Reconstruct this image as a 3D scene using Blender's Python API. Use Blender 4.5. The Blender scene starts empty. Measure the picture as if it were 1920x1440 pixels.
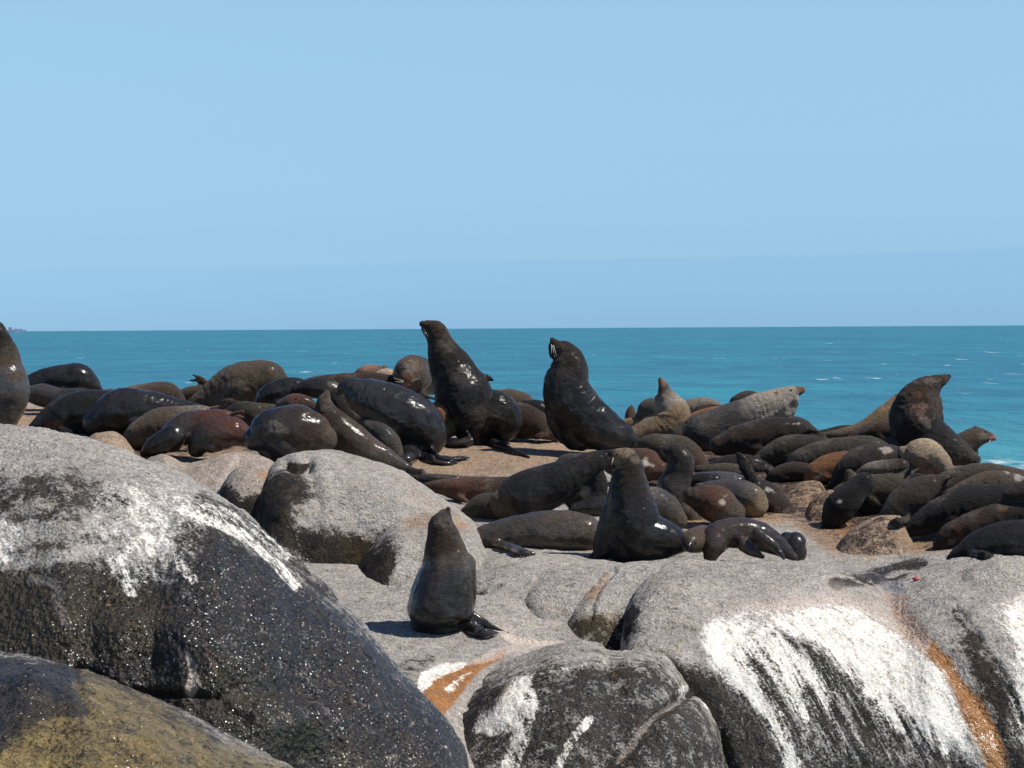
import bpy, math, random
import numpy as np
from mathutils import Vector, Matrix
from mathutils.bvhtree import BVHTree

scene = bpy.context.scene
COL = scene.collection
random.seed(7)

# ------------------------------------------------------------------ camera
F = 5444.0                      # focal length in photo pixels (1920 wide)
PITCH = math.radians(1.10)
ROLL = math.radians(-0.33)
EYE = Vector((0.0, 0.0, 5.0))
cam_data = bpy.data.cameras.new('camera')
cam_data.sensor_width = 36.0
cam_data.lens = 36.0 * F / 1920.0
cam_data.clip_end = 200000.0
cam = bpy.data.objects.new('camera', cam_data)
COL.objects.link(cam)
RM = Matrix.Rotation(math.radians(90) - PITCH, 3, 'X') @ Matrix.Rotation(ROLL, 3, 'Z')
cam.matrix_world = Matrix.Translation(EYE) @ RM.to_4x4()
scene.camera = cam

# ------------------------------------------------------------------ sky and sun
SUN = Vector((0.56, -0.13, 0.82)).normalized()
SUN_EL = math.asin(SUN.z)
SUN_AZ = math.atan2(SUN.x, SUN.y)
world = bpy.data.worlds.new('World')
scene.world = world
world.use_nodes = True
wn, wl = world.node_tree.nodes, world.node_tree.links
wn.clear()
w_out = wn.new('ShaderNodeOutputWorld')
w_bg = wn.new('ShaderNodeBackground')
w_bg.inputs['Strength'].default_value = 0.10
sky = wn.new('ShaderNodeTexSky')
sky.sky_type = 'NISHITA'
sky.sun_disc = False
sky.sun_elevation = SUN_EL
sky.sun_rotation = SUN_AZ
sky.altitude = 0
sky.air_density = 1.0
sky.dust_density = 0.3
sky.ozone_density = 3.0
# a thin maritime cloud bank low over the horizon, in world directions
w_tc = wn.new('ShaderNodeTexCoord')
w_sep = wn.new('ShaderNodeSeparateXYZ')
wl.new(w_tc.outputs['Generated'], w_sep.inputs[0])
w_grad = wn.new('ShaderNodeValToRGB')          # tint by height above the horizon
w_grad.color_ramp.elements[0].position = 0.0
w_grad.color_ramp.elements[0].color = (0.57, 1.03, 1.88, 1)
w_grad.color_ramp.elements[1].position = 1.0
w_grad.color_ramp.elements[1].color = (0.45, 0.55, 0.75, 1)
for p, c in ((0.010, (0.56, 1.00, 1.78, 1)), (0.030, (0.61, 0.95, 1.53, 1)), (0.058, (0.755, 1.02, 1.39, 1)), (0.113, (1.02, 1.23, 1.33, 1)), (0.30, (0.66, 0.74, 0.88, 1))):
    e = w_grad.color_ramp.elements.new(p); e.color = c
wl.new(w_sep.outputs['Z'], w_grad.inputs[0])
w_mul = wn.new('ShaderNodeMixRGB'); w_mul.blend_type = 'MULTIPLY'; w_mul.inputs[0].default_value = 1.0
wl.new(sky.outputs[0], w_mul.inputs[1]); wl.new(w_grad.outputs[0], w_mul.inputs[2])
w_map = wn.new('ShaderNodeMapping'); w_map.inputs['Scale'].default_value = (7, 7, 60)
wl.new(w_tc.outputs['Generated'], w_map.inputs[0])
w_noi = wn.new('ShaderNodeTexNoise'); w_noi.inputs['Scale'].default_value = 1.0; w_noi.inputs['Detail'].default_value = 3
wl.new(w_map.outputs[0], w_noi.inputs[0])
w_a = wn.new('ShaderNodeMath'); w_a.operation = 'MULTIPLY_ADD'    # bank top wobbles with the noise
w_a.inputs[1].default_value = 0.009; w_a.inputs[2].default_value = 0.0195
wl.new(w_noi.outputs[0], w_a.inputs[0])
w_x = wn.new('ShaderNodeMath'); w_x.operation = 'MULTIPLY_ADD'; w_x.inputs[1].default_value = 0.012
wl.new(w_sep.outputs['X'], w_x.inputs[0]); wl.new(w_a.outputs[0], w_x.inputs[2])
w_d = wn.new('ShaderNodeMath'); w_d.operation = 'SUBTRACT'
wl.new(w_x.outputs[0], w_d.inputs[0]); wl.new(w_sep.outputs['Z'], w_d.inputs[1])
w_s = wn.new('ShaderNodeMapRange'); w_s.inputs['From Min'].default_value = 0.0; w_s.inputs['From Max'].default_value = 0.0016
wl.new(w_d.outputs[0], w_s.inputs['Value'])
w_bank = wn.new('ShaderNodeMixRGB'); w_bank.blend_type = 'MULTIPLY'; w_bank.inputs[2].default_value = (0.895, 0.942, 1.0, 1)
w_f = wn.new('ShaderNodeMapRange'); w_f.inputs['From Min'].default_value = -0.16; w_f.inputs['From Max'].default_value = -0.02; w_f.inputs['To Min'].default_value = 0.45
wl.new(w_sep.outputs['X'], w_f.inputs['Value'])
w_sm = wn.new('ShaderNodeMath'); w_sm.operation = 'MULTIPLY'; wl.new(w_s.outputs[0], w_sm.inputs[0]); wl.new(w_f.outputs[0], w_sm.inputs[1])
wl.new(w_sm.outputs[0], w_bank.inputs[0]); wl.new(w_mul.outputs[0], w_bank.inputs[1])
wl.new(w_bank.outputs[0], w_bg.inputs['Color'])
wl.new(w_bg.outputs[0], w_out.inputs['Surface'])

sun_data = bpy.data.lights.new('sun', 'SUN')
sun_data.energy = 5.0
sun_data.angle = math.radians(0.5)
sun_data.color = (1.0, 0.955, 0.89)
sun = bpy.data.objects.new('sun', sun_data)
COL.objects.link(sun)
sun.location = (20, -5, 40)
sun.rotation_euler = (-SUN).to_track_quat('-Z', 'Y').to_euler()
scene.view_settings.view_transform = 'Standard'
scene.view_settings.look = 'None'
scene.view_settings.exposure = 0.0
scene.view_settings.gamma = 1.0

# ------------------------------------------------------------------ helpers
RN = np.array(RM)
def tan_uv(px, py):
    """direction through a photo pixel as (x/y, z/y)"""
    px = np.asarray(px, float); py = np.asarray(py, float)
    c = np.stack([(px - 960) / F, (720 - py) / F, -np.ones_like(px + py)], -1)
    d = c @ RN.T
    return d[..., 0] / d[..., 1], d[..., 2] / d[..., 1]
def at(px, py, D):
    u, w = tan_uv(px, py)
    return Vector((float(u) * D, D, 5.0 + float(w) * D))
def to_px(P):
    q = (P - np.array(EYE)) @ RN
    return 960 + F * q[:, 0] / -q[:, 2], 720 - F * q[:, 1] / -q[:, 2]

def hash3(i, j, k, seed):
    n = (i * 374761393 + j * 668265263 + k * 2147483647 + seed * 1274126177) & 0xFFFFFFFF
    n = ((n ^ (n >> 13)) * 1274126177) & 0xFFFFFFFF
    n = ((n ^ (n >> 16)) * 2246822519) & 0xFFFFFFFF
    return ((n ^ (n >> 15)) & 0xFFFFFF) / float(0xFFFFFF)
def vnoise(P, seed=0):
    P = P + 1000.0
    I = np.floor(P).astype(np.int64); f = P - I
    f = f * f * (3 - 2 * f)
    out = 0
    for a in (0, 1):
        for b in (0, 1):
            for c in (0, 1):
                w = (f[:, 0] if a else 1 - f[:, 0]) * (f[:, 1] if b else 1 - f[:, 1]) * (f[:, 2] if c else 1 - f[:, 2])
                out = out + w * hash3(I[:, 0] + a, I[:, 1] + b, I[:, 2] + c, seed)
    return out
def fbm(P, scale, octaves=4, seed=0):
    P = np.asarray(P, float)
    s, a, t = 0.0, 1.0, 0.0
    for o in range(octaves):
        s = s + a * (vnoise(P * scale * (2.03 ** o), seed + o) - 0.5); t += a; a *= 0.5
    return s / t * 2          # about -1..1

def seg_dist(px, py, pts, closed=False):
    """distance to a polyline, and inside test when closed"""
    n = len(pts); best = np.full(px.shape, 1e9); inside = np.zeros(px.shape, bool)
    for i in range(n if closed else n - 1):
        x0, y0 = pts[i][:2]; x1, y1 = pts[(i + 1) % n][:2]
        dx, dy = x1 - x0, y1 - y0
        t = np.clip(((px - x0) * dx + (py - y0) * dy) / (dx * dx + dy * dy + 1e-9), 0, 1)
        d = np.hypot(px - x0 - t * dx, py - y0 - t * dy)
        best = np.minimum(best, d)
        if closed:
            c = ((y0 > py) != (y1 > py)) & (px < (x1 - x0) * (py - y0) / ((y1 - y0) if y1 != y0 else 1e-9) + x0)
            inside ^= c
    return best, inside
def sstep(x, a, b):
    t = np.clip((x - a) / (b - a), 0, 1)
    return t * t * (3 - 2 * t)

def tag(o, label=None, cat=None, group=None, kind=None):
    if label: o['label'] = label
    if cat: o['category'] = cat
    if group: o['group'] = group
    if kind: o['kind'] = kind
    return o
def mesh_obj(name, verts, faces, mat, loc=(0, 0, 0), parent=None, smooth=True):
    me = bpy.data.meshes.new(name)
    loc = np.array(loc, float)
    verts = np.asarray(verts, float) - loc
    if isinstance(faces, np.ndarray):
        nf = len(faces); k = faces.shape[1]
        me.vertices.add(len(verts)); me.vertices.foreach_set('co', verts.ravel())
        me.loops.add(nf * k); me.loops.foreach_set('vertex_index', faces.ravel().astype(np.int32))
        me.polygons.add(nf); me.polygons.foreach_set('loop_start', np.arange(0, nf * k, k, dtype=np.int32))
        me.polygons.foreach_set('loop_total', np.full(nf, k, np.int32)); me.update(calc_edges=True)
    else:
        me.from_pydata([tuple(v) for v in verts], [], faces); me.update()
    if smooth: me.polygons.foreach_set('use_smooth', np.ones(len(me.polygons), bool))
    if mat: me.materials.append(mat)
    o = bpy.data.objects.new(name, me); COL.objects.link(o)
    if parent is not None:
        o.parent = parent; o.location = Vector(loc) - parent.location
    else:
        o.location = loc
    return o
def set_attr(me, name, arr):
    a = me.color_attributes.new(name, 'FLOAT_COLOR', 'POINT')
    a.data.foreach_set('color', np.ascontiguousarray(arr, dtype=np.float32).ravel())

# ------------------------------------------------------------------ materials
class NT:
    def __init__(s, name):
        s.m = bpy.data.materials.new(name); s.m.use_nodes = True
        s.n = s.m.node_tree.nodes; s.l = s.m.node_tree.links; s.n.clear()
        s.out = s.n.new('ShaderNodeOutputMaterial'); s.b = s.n.new('ShaderNodeBsdfPrincipled')
        s.l.new(s.b.outputs[0], s.out.inputs[0])
    def put(s, sock, v):
        if isinstance(v, bpy.types.NodeSocket): s.l.new(v, sock)
        else: sock.default_value = v
    def math(s, op, a, b=0.0, c=None, clamp=False):
        n = s.n.new('ShaderNodeMath'); n.operation = op; n.use_clamp = clamp
        s.put(n.inputs[0], a); s.put(n.inputs[1], b)
        if c is not None: s.put(n.inputs[2], c)
        return n.outputs[0]
    def mix(s, f, a, b, mode='MIX'):
        n = s.n.new('ShaderNodeMixRGB'); n.blend_type = mode
        s.put(n.inputs[0], f); s.put(n.inputs[1], a); s.put(n.inputs[2], b); return n.outputs[0]
    def coord(s, scale=(1, 1, 1), rot=(0, 0, 0)):
        t = s.n.new('ShaderNodeTexCoord'); m = s.n.new('ShaderNodeMapping')
        m.inputs['Scale'].default_value = scale; m.inputs['Rotation'].default_value = rot
        s.l.new(t.outputs['Object'], m.inputs[0]); return m.outputs[0]
    def noise(s, scale, detail=4, rough=0.55, vec=None, dist=0.0):
        n = s.n.new('ShaderNodeTexNoise'); n.inputs['Scale'].default_value = scale
        n.inputs['Detail'].default_value = detail; n.inputs['Roughness'].default_value = rough
        n.inputs['Distortion'].default_value = dist
        if vec is not None: s.l.new(vec, n.inputs['Vector'])
        return n.outputs[0]
    def voro(s, scale, vec=None):
        n = s.n.new('ShaderNodeTexVoronoi'); n.inputs['Scale'].default_value = scale
        if vec is not None: s.l.new(vec, n.inputs['Vector'])
        return n.outputs[0]
    def ramp(s, f, stops):
        n = s.n.new('ShaderNodeValToRGB'); cr = n.color_ramp
        while len(cr.elements) > 1: cr.elements.remove(cr.elements[0])
        cr.elements[0].position = stops[0][0]; cr.elements[0].color = tuple(stops[0][1]) + (1,)
        for p, c in stops[1:]:
            e = cr.elements.new(p); e.color = tuple(c) + (1,)
        s.l.new(f, n.inputs[0]); return n.outputs[0]
    def rng(s, v, a, b, c=0.0, d=1.0):
        n = s.n.new('ShaderNodeMapRange'); s.put(n.inputs['Value'], v)
        for k, x in (('From Min', a), ('From Max', b), ('To Min', c), ('To Max', d)): s.put(n.inputs[k], x)
        return n.outputs[0]
    def axes(s, vec, d, across, along):
        d = d.normalized(); a = d.cross(Vector((0, 0, 1))).normalized(); b = d.cross(a)
        cm = s.n.new('ShaderNodeCombineXYZ')
        for i, (ax, k) in enumerate(((a, across), (b, across), (d, along))):
            n = s.n.new('ShaderNodeVectorMath'); n.operation = 'DOT_PRODUCT'; s.l.new(vec, n.inputs[0]); n.inputs[1].default_value = tuple(ax * k)
            s.l.new(n.outputs['Value'], cm.inputs[i])
        return cm.outputs[0]
    def facets(s, vec, scale, amount):      # each grain of the wet stone has a facing of its own
        v = s.n.new('ShaderNodeTexVoronoi'); v.inputs['Scale'].default_value = scale; s.l.new(vec, v.inputs['Vector'])
        g = s.n.new('ShaderNodeNewGeometry')
        m = s.n.new('ShaderNodeVectorMath'); m.operation = 'SUBTRACT'; s.l.new(v.outputs['Color'], m.inputs[0]); m.inputs[1].default_value = (.5, .5, .5)
        k = s.n.new('ShaderNodeVectorMath'); k.operation = 'SCALE'; s.l.new(m.outputs[0], k.inputs[0]); s.put(k.inputs['Scale'], amount)
        a = s.n.new('ShaderNodeVectorMath'); a.operation = 'ADD'; s.l.new(g.outputs['Normal'], a.inputs[0]); s.l.new(k.outputs[0], a.inputs[1])
        z = s.n.new('ShaderNodeVectorMath'); z.operation = 'NORMALIZE'; s.l.new(a.outputs[0], z.inputs[0]); return z.outputs[0]
    def bump(s, h, strength, dist, nrm=None):
        n = s.n.new('ShaderNodeBump'); s.put(n.inputs['Strength'], strength); n.inputs['Distance'].default_value = dist
        s.l.new(h, n.inputs['Height'])
        if nrm is not None: s.l.new(nrm, n.inputs['Normal'])
        return n.outputs[0]
    def attr(s, name):
        n = s.n.new('ShaderNodeAttribute'); n.attribute_name = name; return n
    def sep(s, c):
        n = s.n.new('ShaderNodeSeparateColor'); s.l.new(c, n.inputs[0]); return n.outputs

def granite_material():
    t = NT('granite'); T3 = t.coord(); fine = t.noise(38, 4, 0.75, T3); mid = t.noise(9, 5, 0.65, T3); big = t.noise(1.3, 4, 0.55, T3)
    fleck = t.noise(15, 4, 0.8, t.coord((1, 1, 1.6))); vor = t.voro(45, T3)
    base = t.ramp(t.math('ADD', t.math('MULTIPLY', fine, 0.55), t.math('MULTIPLY', fleck, 0.45)), [(0.36, (0.085, 0.076, 0.066)), (0.43, (0.26, 0.242, 0.214)), (0.53, (0.44, 0.415, 0.375)), (0.66, (0.66, 0.63, 0.58))])
    base = t.mix(t.rng(mid, 0.35, 0.7, 0.0, 0.5), base, t.mix(1.0, base, (1.15, 0.98, 0.80, 1), 'MULTIPLY'))
    base = t.mix(t.rng(big, 0.35, 0.7, 0.0, 0.6), base, t.mix(1.0, base, (0.68, 0.71, 0.76, 1), 'MULTIPLY'))
    lich = t.rng(t.math('ADD', t.math('MULTIPLY', t.noise(3.1, 6, 0.72, T3), 0.7), t.math('MULTIPLY', fleck, 0.3)), 0.50, 0.60)
    base = t.mix(t.math('MULTIPLY', lich, 0.42), base, t.mix(1.0, base, (0.52, 0.50, 0.47, 1), 'MULTIPLY'))
    A = t.attr('stain'); a = t.sep(A.outputs['Color']); B = t.attr('tint'); b = t.sep(B.outputs['Color'])
    def mask(m, wob, amp, sharp):     # a stain breaks up along its edge with the grain of the rock
        x = t.math('ADD', m, t.math('MULTIPLY', t.math('SUBTRACT', wob, 0.5), amp))
        return t.rng(x, 0.5 - sharp, 0.5 + sharp)
    n1 = t.math('ADD', t.math('MULTIPLY', t.noise(7, 6, 0.75, T3), 0.55), t.math('MULTIPLY', t.noise(38, 4, 0.8, T3), 0.45))
    run = t.axes(T3, Vector((0.36, -0.62, -0.70)), 1.0, 0.075)
    n2 = t.math('ADD', t.math('MULTIPLY', t.noise(17, 5, 0.78, run), 0.62), t.math('MULTIPLY', t.noise(45, 3, 0.75, T3), 0.38))
    n3 = t.noise(5, 6, 0.75, T3)
    brown = t.mix(1.0, base, (0.92, 0.67, 0.47, 1), 'MULTIPLY')
    base = t.mix(t.rng(t.math('ADD', b[0], t.math('MULTIPLY', n3, 0.5)), 0.45, 1.15), base, brown)
    olive = t.mix(1.0, base, (0.60, 0.47, 0.19, 1), 'MULTIPLY')
    base = t.mix(t.rng(t.math('ADD', b[1], t.math('MULTIPLY', n3, 0.3)), 0.3, 1.0), base, olive)
    dk = mask(a[1], n1, 5.5, 0.16)
    algae_shade = t.ramp(n1, [(0.38, (0.006, 0.0055, 0.005)), (0.5, (0.018, 0.015, 0.012)), (0.58, (0.050, 0.038, 0.025)), (0.66, (0.085, 0.070, 0.050))])  # black growth colour, also used where crevice and gap shade is painted
    algae_shade = t.mix(t.math('MULTIPLY', b[1], t.rng(n1, 0.42, 0.58, 0.15, 0.85)), algae_shade, (0.052, 0.037, 0.010, 1))
    algae_shade = t.mix(t.math('MULTIPLY', b[0], t.rng(n1, 0.50, 0.60, 0.0, 0.7)), algae_shade, (0.050, 0.026, 0.016, 1))
    base = t.mix(dk, base, algae_shade)
    og = mask(a[2], n2, 3.0, 0.25)
    base = t.mix(og, base, t.ramp(n2, [(0.36, (0.10, 0.045, 0.018)), (0.5, (0.36, 0.15, 0.035)), (0.62, (0.46, 0.25, 0.11))]))
    pk = t.rng(t.math('ADD', b[2], t.math('MULTIPLY', n1, 0.6)), 0.5, 1.2)
    base = t.mix(pk, base, t.mix(t.rng(fine, 0.35, 0.6), (0.42, 0.33, 0.26, 1), (0.72, 0.61, 0.53, 1)))
    wh = t.math('MULTIPLY', mask(a[0], n2, 7.0, 0.34), t.rng(a[0], 0.12, 0.3, 0.0, 0.95))
    base = t.mix(wh, base, t.mix(t.rng(fine, 0.38, 0.58), t.ramp(n2, [(0.40, (0.44, 0.37, 0.27)), (0.52, (0.70, 0.64, 0.54))]), t.ramp(n2, [(0.38, (0.70, 0.64, 0.54)), (0.48, (0.85, 0.81, 0.73)), (0.6, (0.90, 0.88, 0.82))])))
    t.l.new(base, t.b.inputs['Base Color'])
    wet = A.outputs['Alpha']
    wetm = t.math('MULTIPLY', wet, t.math('SUBTRACT', 1.0, t.math('MULTIPLY', wh, 0.7)))
    t.put(t.b.inputs['Roughness'], t.math('SUBTRACT', 0.86, t.math('MULTIPLY', wetm, t.rng(n3, 0.35, 0.6, 0.40, 0.55))))
    t.put(t.b.inputs['Specular IOR Level'], t.rng(wetm, 0, 1, 0.2, 0.3))
    h = t.math('ADD', t.math('MULTIPLY', fine, 0.6), t.math('ADD', t.math('MULTIPLY', mid, 1.2), t.math('ADD', t.math('MULTIPLY', vor, 0.4), t.math('MULTIPLY', fleck, 0.8))))
    n0 = t.bump(h, t.rng(wh, 0, 1, 0.8, 0.35), 0.034)
    hw = t.math('ADD', t.noise(30, 2, 0.6, T3), t.math('MULTIPLY', t.voro(26, T3), 0.8))
    n1_ = t.bump(hw, t.rng(wetm, 0.2, 1, 0.0, 1.0), 0.022, n0)
    t.put(t.b.inputs['Coat Weight'], t.rng(wetm, 0.35, 1.0, 0.0, 0.48)); t.b.inputs['Coat Roughness'].default_value = 0.25; t.b.inputs['Coat IOR'].default_value = 1.45
    t.l.new(t.facets(T3, 135, t.rng(t.math('ADD', t.math('MULTIPLY', n3, 0.6), t.math('MULTIPLY', big, 0.4)), 0.43, 0.57, 0.25, 1.9)), t.b.inputs['Coat Normal'])
    t.l.new(n1_, t.b.inputs['Normal'])
    return t.m

def fur_material():
    t = NT('seal_fur'); T3 = t.coord()
    A = t.attr('fur'); wet = A.outputs['Alpha']
    st = t.noise(28, 5, 0.8, t.coord((1, 1, 2.6))); md = t.noise(8, 5, 0.65, T3); fn = t.noise(110, 3, 0.6, T3); bg = t.noise(3.2, 4, 0.6, T3)
    c = t.mix(1.0, A.outputs['Color'], t.ramp(st, [(0.34, (0.40, 0.40, 0.43)), (0.5, (0.92, 0.91, 0.90)), (0.66, (1.75, 1.62, 1.45))]), 'MULTIPLY')
    c = t.mix(t.rng(md, 0.4, 0.65, 0.0, 0.6), c, t.mix(1.0, c, (1.45, 1.15, 0.92, 1), 'MULTIPLY'))
    dusty = t.math('MULTIPLY', t.rng(t.math('ADD', bg, t.math('MULTIPLY', st, 0.5)), 0.78, 0.92), t.math('SUBTRACT', 0.34, t.math('MULTIPLY', wet, 0.32)))
    c = t.mix(dusty, c, (0.28, 0.24, 0.19, 1))
    t.l.new(c, t.b.inputs['Base Color'])
    wp = t.math('MULTIPLY', wet, t.rng(t.math('ADD', t.math('MULTIPLY', md, 0.6), t.math('MULTIPLY', bg, 0.4)), 0.40, 0.52, 0.55, 1.0))
    t.put(t.b.inputs['Roughness'], t.rng(wp, 0, 1, 0.85, 0.40))
    t.put(t.b.inputs['Specular IOR Level'], t.rng(wp, 0, 0.7, 0.08, 0.24))
    t.put(t.b.inputs['Sheen Weight'], t.rng(wp, 0, 0.5, 0.22, 0.0)); t.b.inputs['Sheen Roughness'].default_value = 0.45
    t.put(t.b.inputs['Coat Weight'], t.rng(wp, 0.25, 0.9, 0.0, 1.0)); t.b.inputs['Coat IOR'].default_value = 1.40
    t.put(t.b.inputs['Coat Roughness'], t.rng(md, 0.35, 0.65, 0.27, 0.15))
    cb = t.math('ADD', t.math('MULTIPLY', md, 1.0), t.math('MULTIPLY', st, 0.16))
    t.l.new(t.bump(cb, 0.18, 0.026), t.b.inputs['Coat Normal'])
    h = t.math('ADD', t.math('MULTIPLY', st, 1.25), t.math('ADD', t.math('MULTIPLY', fn, 0.45), t.math('MULTIPLY', md, 1.6)))
    t.l.new(t.bump(h, t.rng(wp, 0, 1, 1.0, 0.55), 0.026), t.b.inputs['Normal'])
    return t.m
def plain(name, col, rough=0.5, spec=0.5, noise=25):
    t = NT(name); n = t.noise(noise, 4, 0.6, t.coord())
    t.l.new(t.mix(1.0, tuple(col) + (1,), t.ramp(n, [(0.3, (0.7, 0.7, 0.7)), (0.7, (1.25, 1.25, 1.25))]), 'MULTIPLY'), t.b.inputs['Base Color'])
    t.b.inputs['Roughness'].default_value = rough; t.b.inputs['Specular IOR Level'].default_value = spec
    return t.m
def sea_material():
    t = NT('sea_water')
    far = t.noise(1.0, 6, 0.6, t.coord((0.012, 0.006, 1))); mid = t.noise(1.0, 5, 0.65, t.coord((0.10, 0.035, 1))); near = t.noise(1.0, 5, 0.65, t.coord((0.75, 0.28, 1)))
    col = t.ramp(far, [(0.38, (0.006, 0.142, 0.212)), (0.62, (0.014, 0.228, 0.280))])
    col = t.mix(t.rng(mid, 0.44, 0.58, 0.0, 0.85), col, (0.005, 0.118, 0.190, 1))
    # whitecaps far out, churned shallows close to the rocks on the right
    cap = t.noise(1.0, 4, 0.6, t.coord((0.22, 0.045, 1))); capm = t.noise(1.0, 3, 0.5, t.coord((0.03, 0.012, 1)))
    f1 = t.math('MULTIPLY', t.rng(cap, 0.65, 0.69), t.rng(capm, 0.48, 0.54))
    B = t.sep(t.attr('foam').outputs['Color'])
    f2 = t.rng(t.math('ADD', B[0], t.math('MULTIPLY', t.math('SUBTRACT', near, 0.5), 1.6)), 0.55, 0.95)
    foam = t.math('ADD', f1, f2, clamp=True)
    col = t.mix(t.math('MULTIPLY', B[1], 0.6), col, (0.05, 0.30, 0.33, 1))
    col = t.mix(foam, col, (0.62, 0.70, 0.72, 1))
    t.l.new(col, t.b.inputs['Base Color'])
    t.put(t.b.inputs['Roughness'], t.rng(foam, 0, 1, 0.32, 0.8)); t.b.inputs['IOR'].default_value = 1.33
    t.b.inputs['Specular IOR Level'].default_value = 0.22
    h = t.math('ADD', t.math('MULTIPLY', far, 6.0), t.math('ADD', t.math('MULTIPLY', mid, 1.6), t.math('MULTIPLY', near, 0.25)))
    t.l.new(t.bump(h, 1.0, 1.0), t.b.inputs['Normal'])
    return t.m
M_ROCK = granite_material(); M_FUR = fur_material(); M_SEA = sea_material()
M_EYE = plain('eye_black', (0.006, 0.005, 0.005), 0.12); M_WHISK = plain('whisker_white', (0.62, 0.58, 0.50), 0.5)

# ------------------------------------------------------------------ sea
def build_sea():
    xs = np.concatenate([-np.geomspace(60000, 60, 26), np.linspace(-55, 55, 111), np.geomspace(60, 60000, 26)])
    ys = np.concatenate([np.linspace(-40, 40, 9), np.linspace(42, 260, 110), np.geomspace(270, 90000, 40)])
    X, Y = np.meshgrid(xs, ys)
    P = np.stack([X.ravel(), Y.ravel(), np.zeros(X.size)], -1)
    nx, ny = len(xs), len(ys)
    i, j = np.meshgrid(np.arange(nx - 1), np.arange(ny - 1)); a = (j * nx + i).ravel()
    o = mesh_obj('sea', P, np.stack([a, a + 1, a + nx + 1, a + nx], -1), M_SEA)
    tag(o, kind='structure')
    front = np.clip(P[:, 1], 1, None)
    px, py = to_px(np.stack([P[:, 0], front, P[:, 2]], -1))
    n = fbm(P * np.array([1, 0.4, 1]), 0.08, 4, 5)
    sh = np.exp(-((P[:, 0] - 20) / 9.0) ** 2 - ((P[:, 1] - 99) / 17.0) ** 2) * (P[:, 1] > 40)
    foam = np.clip(sh * 0.80 + 0.3 * n * sh, 0, 1); shal = np.clip(np.exp(-((P[:, 0] - 22) / 18.0) ** 2 - ((P[:, 1] - 110) / 40.0) ** 2), 0, 1)
    set_attr(o.data, 'foam', np.stack([foam, shal, foam * 0, foam * 0 + 1], -1))
build_sea()
# ------------------------------------------------------------------ rocks
BVH_V, BVH_F = [], []
def smooth1(a, k):
    if k < 1: return a
    ker = np.exp(-0.5 * (np.arange(-3 * k, 3 * k + 1) / k) ** 2); ker /= ker.sum()
    return np.convolve(np.pad(a, 3 * k, mode='edge'), ker, 'valid')

def shade_masks(P, nrm, st):
    """stains of the rock and some painted shade, one value per vertex: polygons/lines given where they stand on the surface"""
    px, py = to_px(P)
    n = fbm(P, 3.0, 4, 31)
    wx = px + 9 * n; wy = py + 9 * fbm(P, 3.5, 4, 57)
    chan = {k: np.zeros(len(P)) for k in ('white', 'dark', 'orange', 'wet', 'brown', 'olive', 'pink')}
    for item in st:
        kind, ch, pts, soft, val = item
        if kind == 'all': m = np.full(len(P), val)
        elif kind == 'poly':
            d, ins = seg_dist(wx, wy, pts, True); d = np.where(ins, d, -d)
            m = val * sstep(d, -soft, soft)
        elif kind == 'line':
            d, _ = seg_dist(wx, wy, pts); m = val * (1 - sstep(d, soft * 0.4, soft * 1.5))
        elif kind == 'under':        # everything below a line
            y = np.interp(wx, [p[0] for p in pts], [p[1] for p in pts]); m = val * sstep(wy - y, -soft, soft)
        if val < 0: chan[ch] = np.clip(chan[ch] + m, 0, 1)
        else: chan[ch] = np.maximum(chan[ch], m)
    return chan

def rock_mesh(name, P, nu, nv, stains, grooves=(), lumps=(), rough=1.0, loc=None, base=None, fine=1.0):
    i, j = np.meshgrid(np.arange(nu - 1), np.arange(nv - 1)); a = (j * nu + i).ravel()
    faces = np.stack([a, a + 1, a + nu + 1, a + nu], -1)
    def normals(P):
        G = P.reshape(nv, nu, 3); du = np.gradient(G, axis=1); dv = np.gradient(G, axis=0)
        n = np.cross(du, dv); n /= np.linalg.norm(n, axis=-1, keepdims=True) + 1e-12
        n = n.reshape(-1, 3); return n * np.where(n[:, 2:3] < -0.2, -1, 1)
    N = normals(P)
    px, py = to_px(P)
    disp = 0.055 * rough * fbm(P, 0.9, 3, 3) + 0.020 * rough * fbm(P, 3.3, 3, 11) + 0.010 * fine * fbm(P, 12, 3, 17)
    if fine > 1: disp = disp + 0.007 * fbm(P, 38, 2, 23)
    wob = 5 * fbm(P, 5.0, 3, 77)
    for pts, wid, dep in grooves:
        d, _ = seg_dist(px + wob, py + wob, pts); disp = disp - dep * np.exp(-(d / wid) ** 2)
    for (cx, cy, rx, ry, h) in lumps:
        disp = disp + h * np.exp(-((px - cx) / rx) ** 2 - ((py - cy) / ry) ** 2)
    P = P + N * disp[:, None]
    off = sum(len(v) for v in BVH_V)
    BVH_V.append(P); BVH_F.append(faces + off)
    if loc is None:
        loc = P.mean(0); loc[2] = P[:, 2].min()
    o = mesh_obj(name, P, faces, M_ROCK, loc)
    c = shade_masks(P, N, stains)
    set_attr(o.data, 'stain', np.stack([c['white'], c['dark'], c['orange'], c['wet']], -1))
    set_attr(o.data, 'tint', np.stack([c['brown'], c['olive'], c['pink'], c['pink'] * 0 + 1], -1))
    return o

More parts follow.
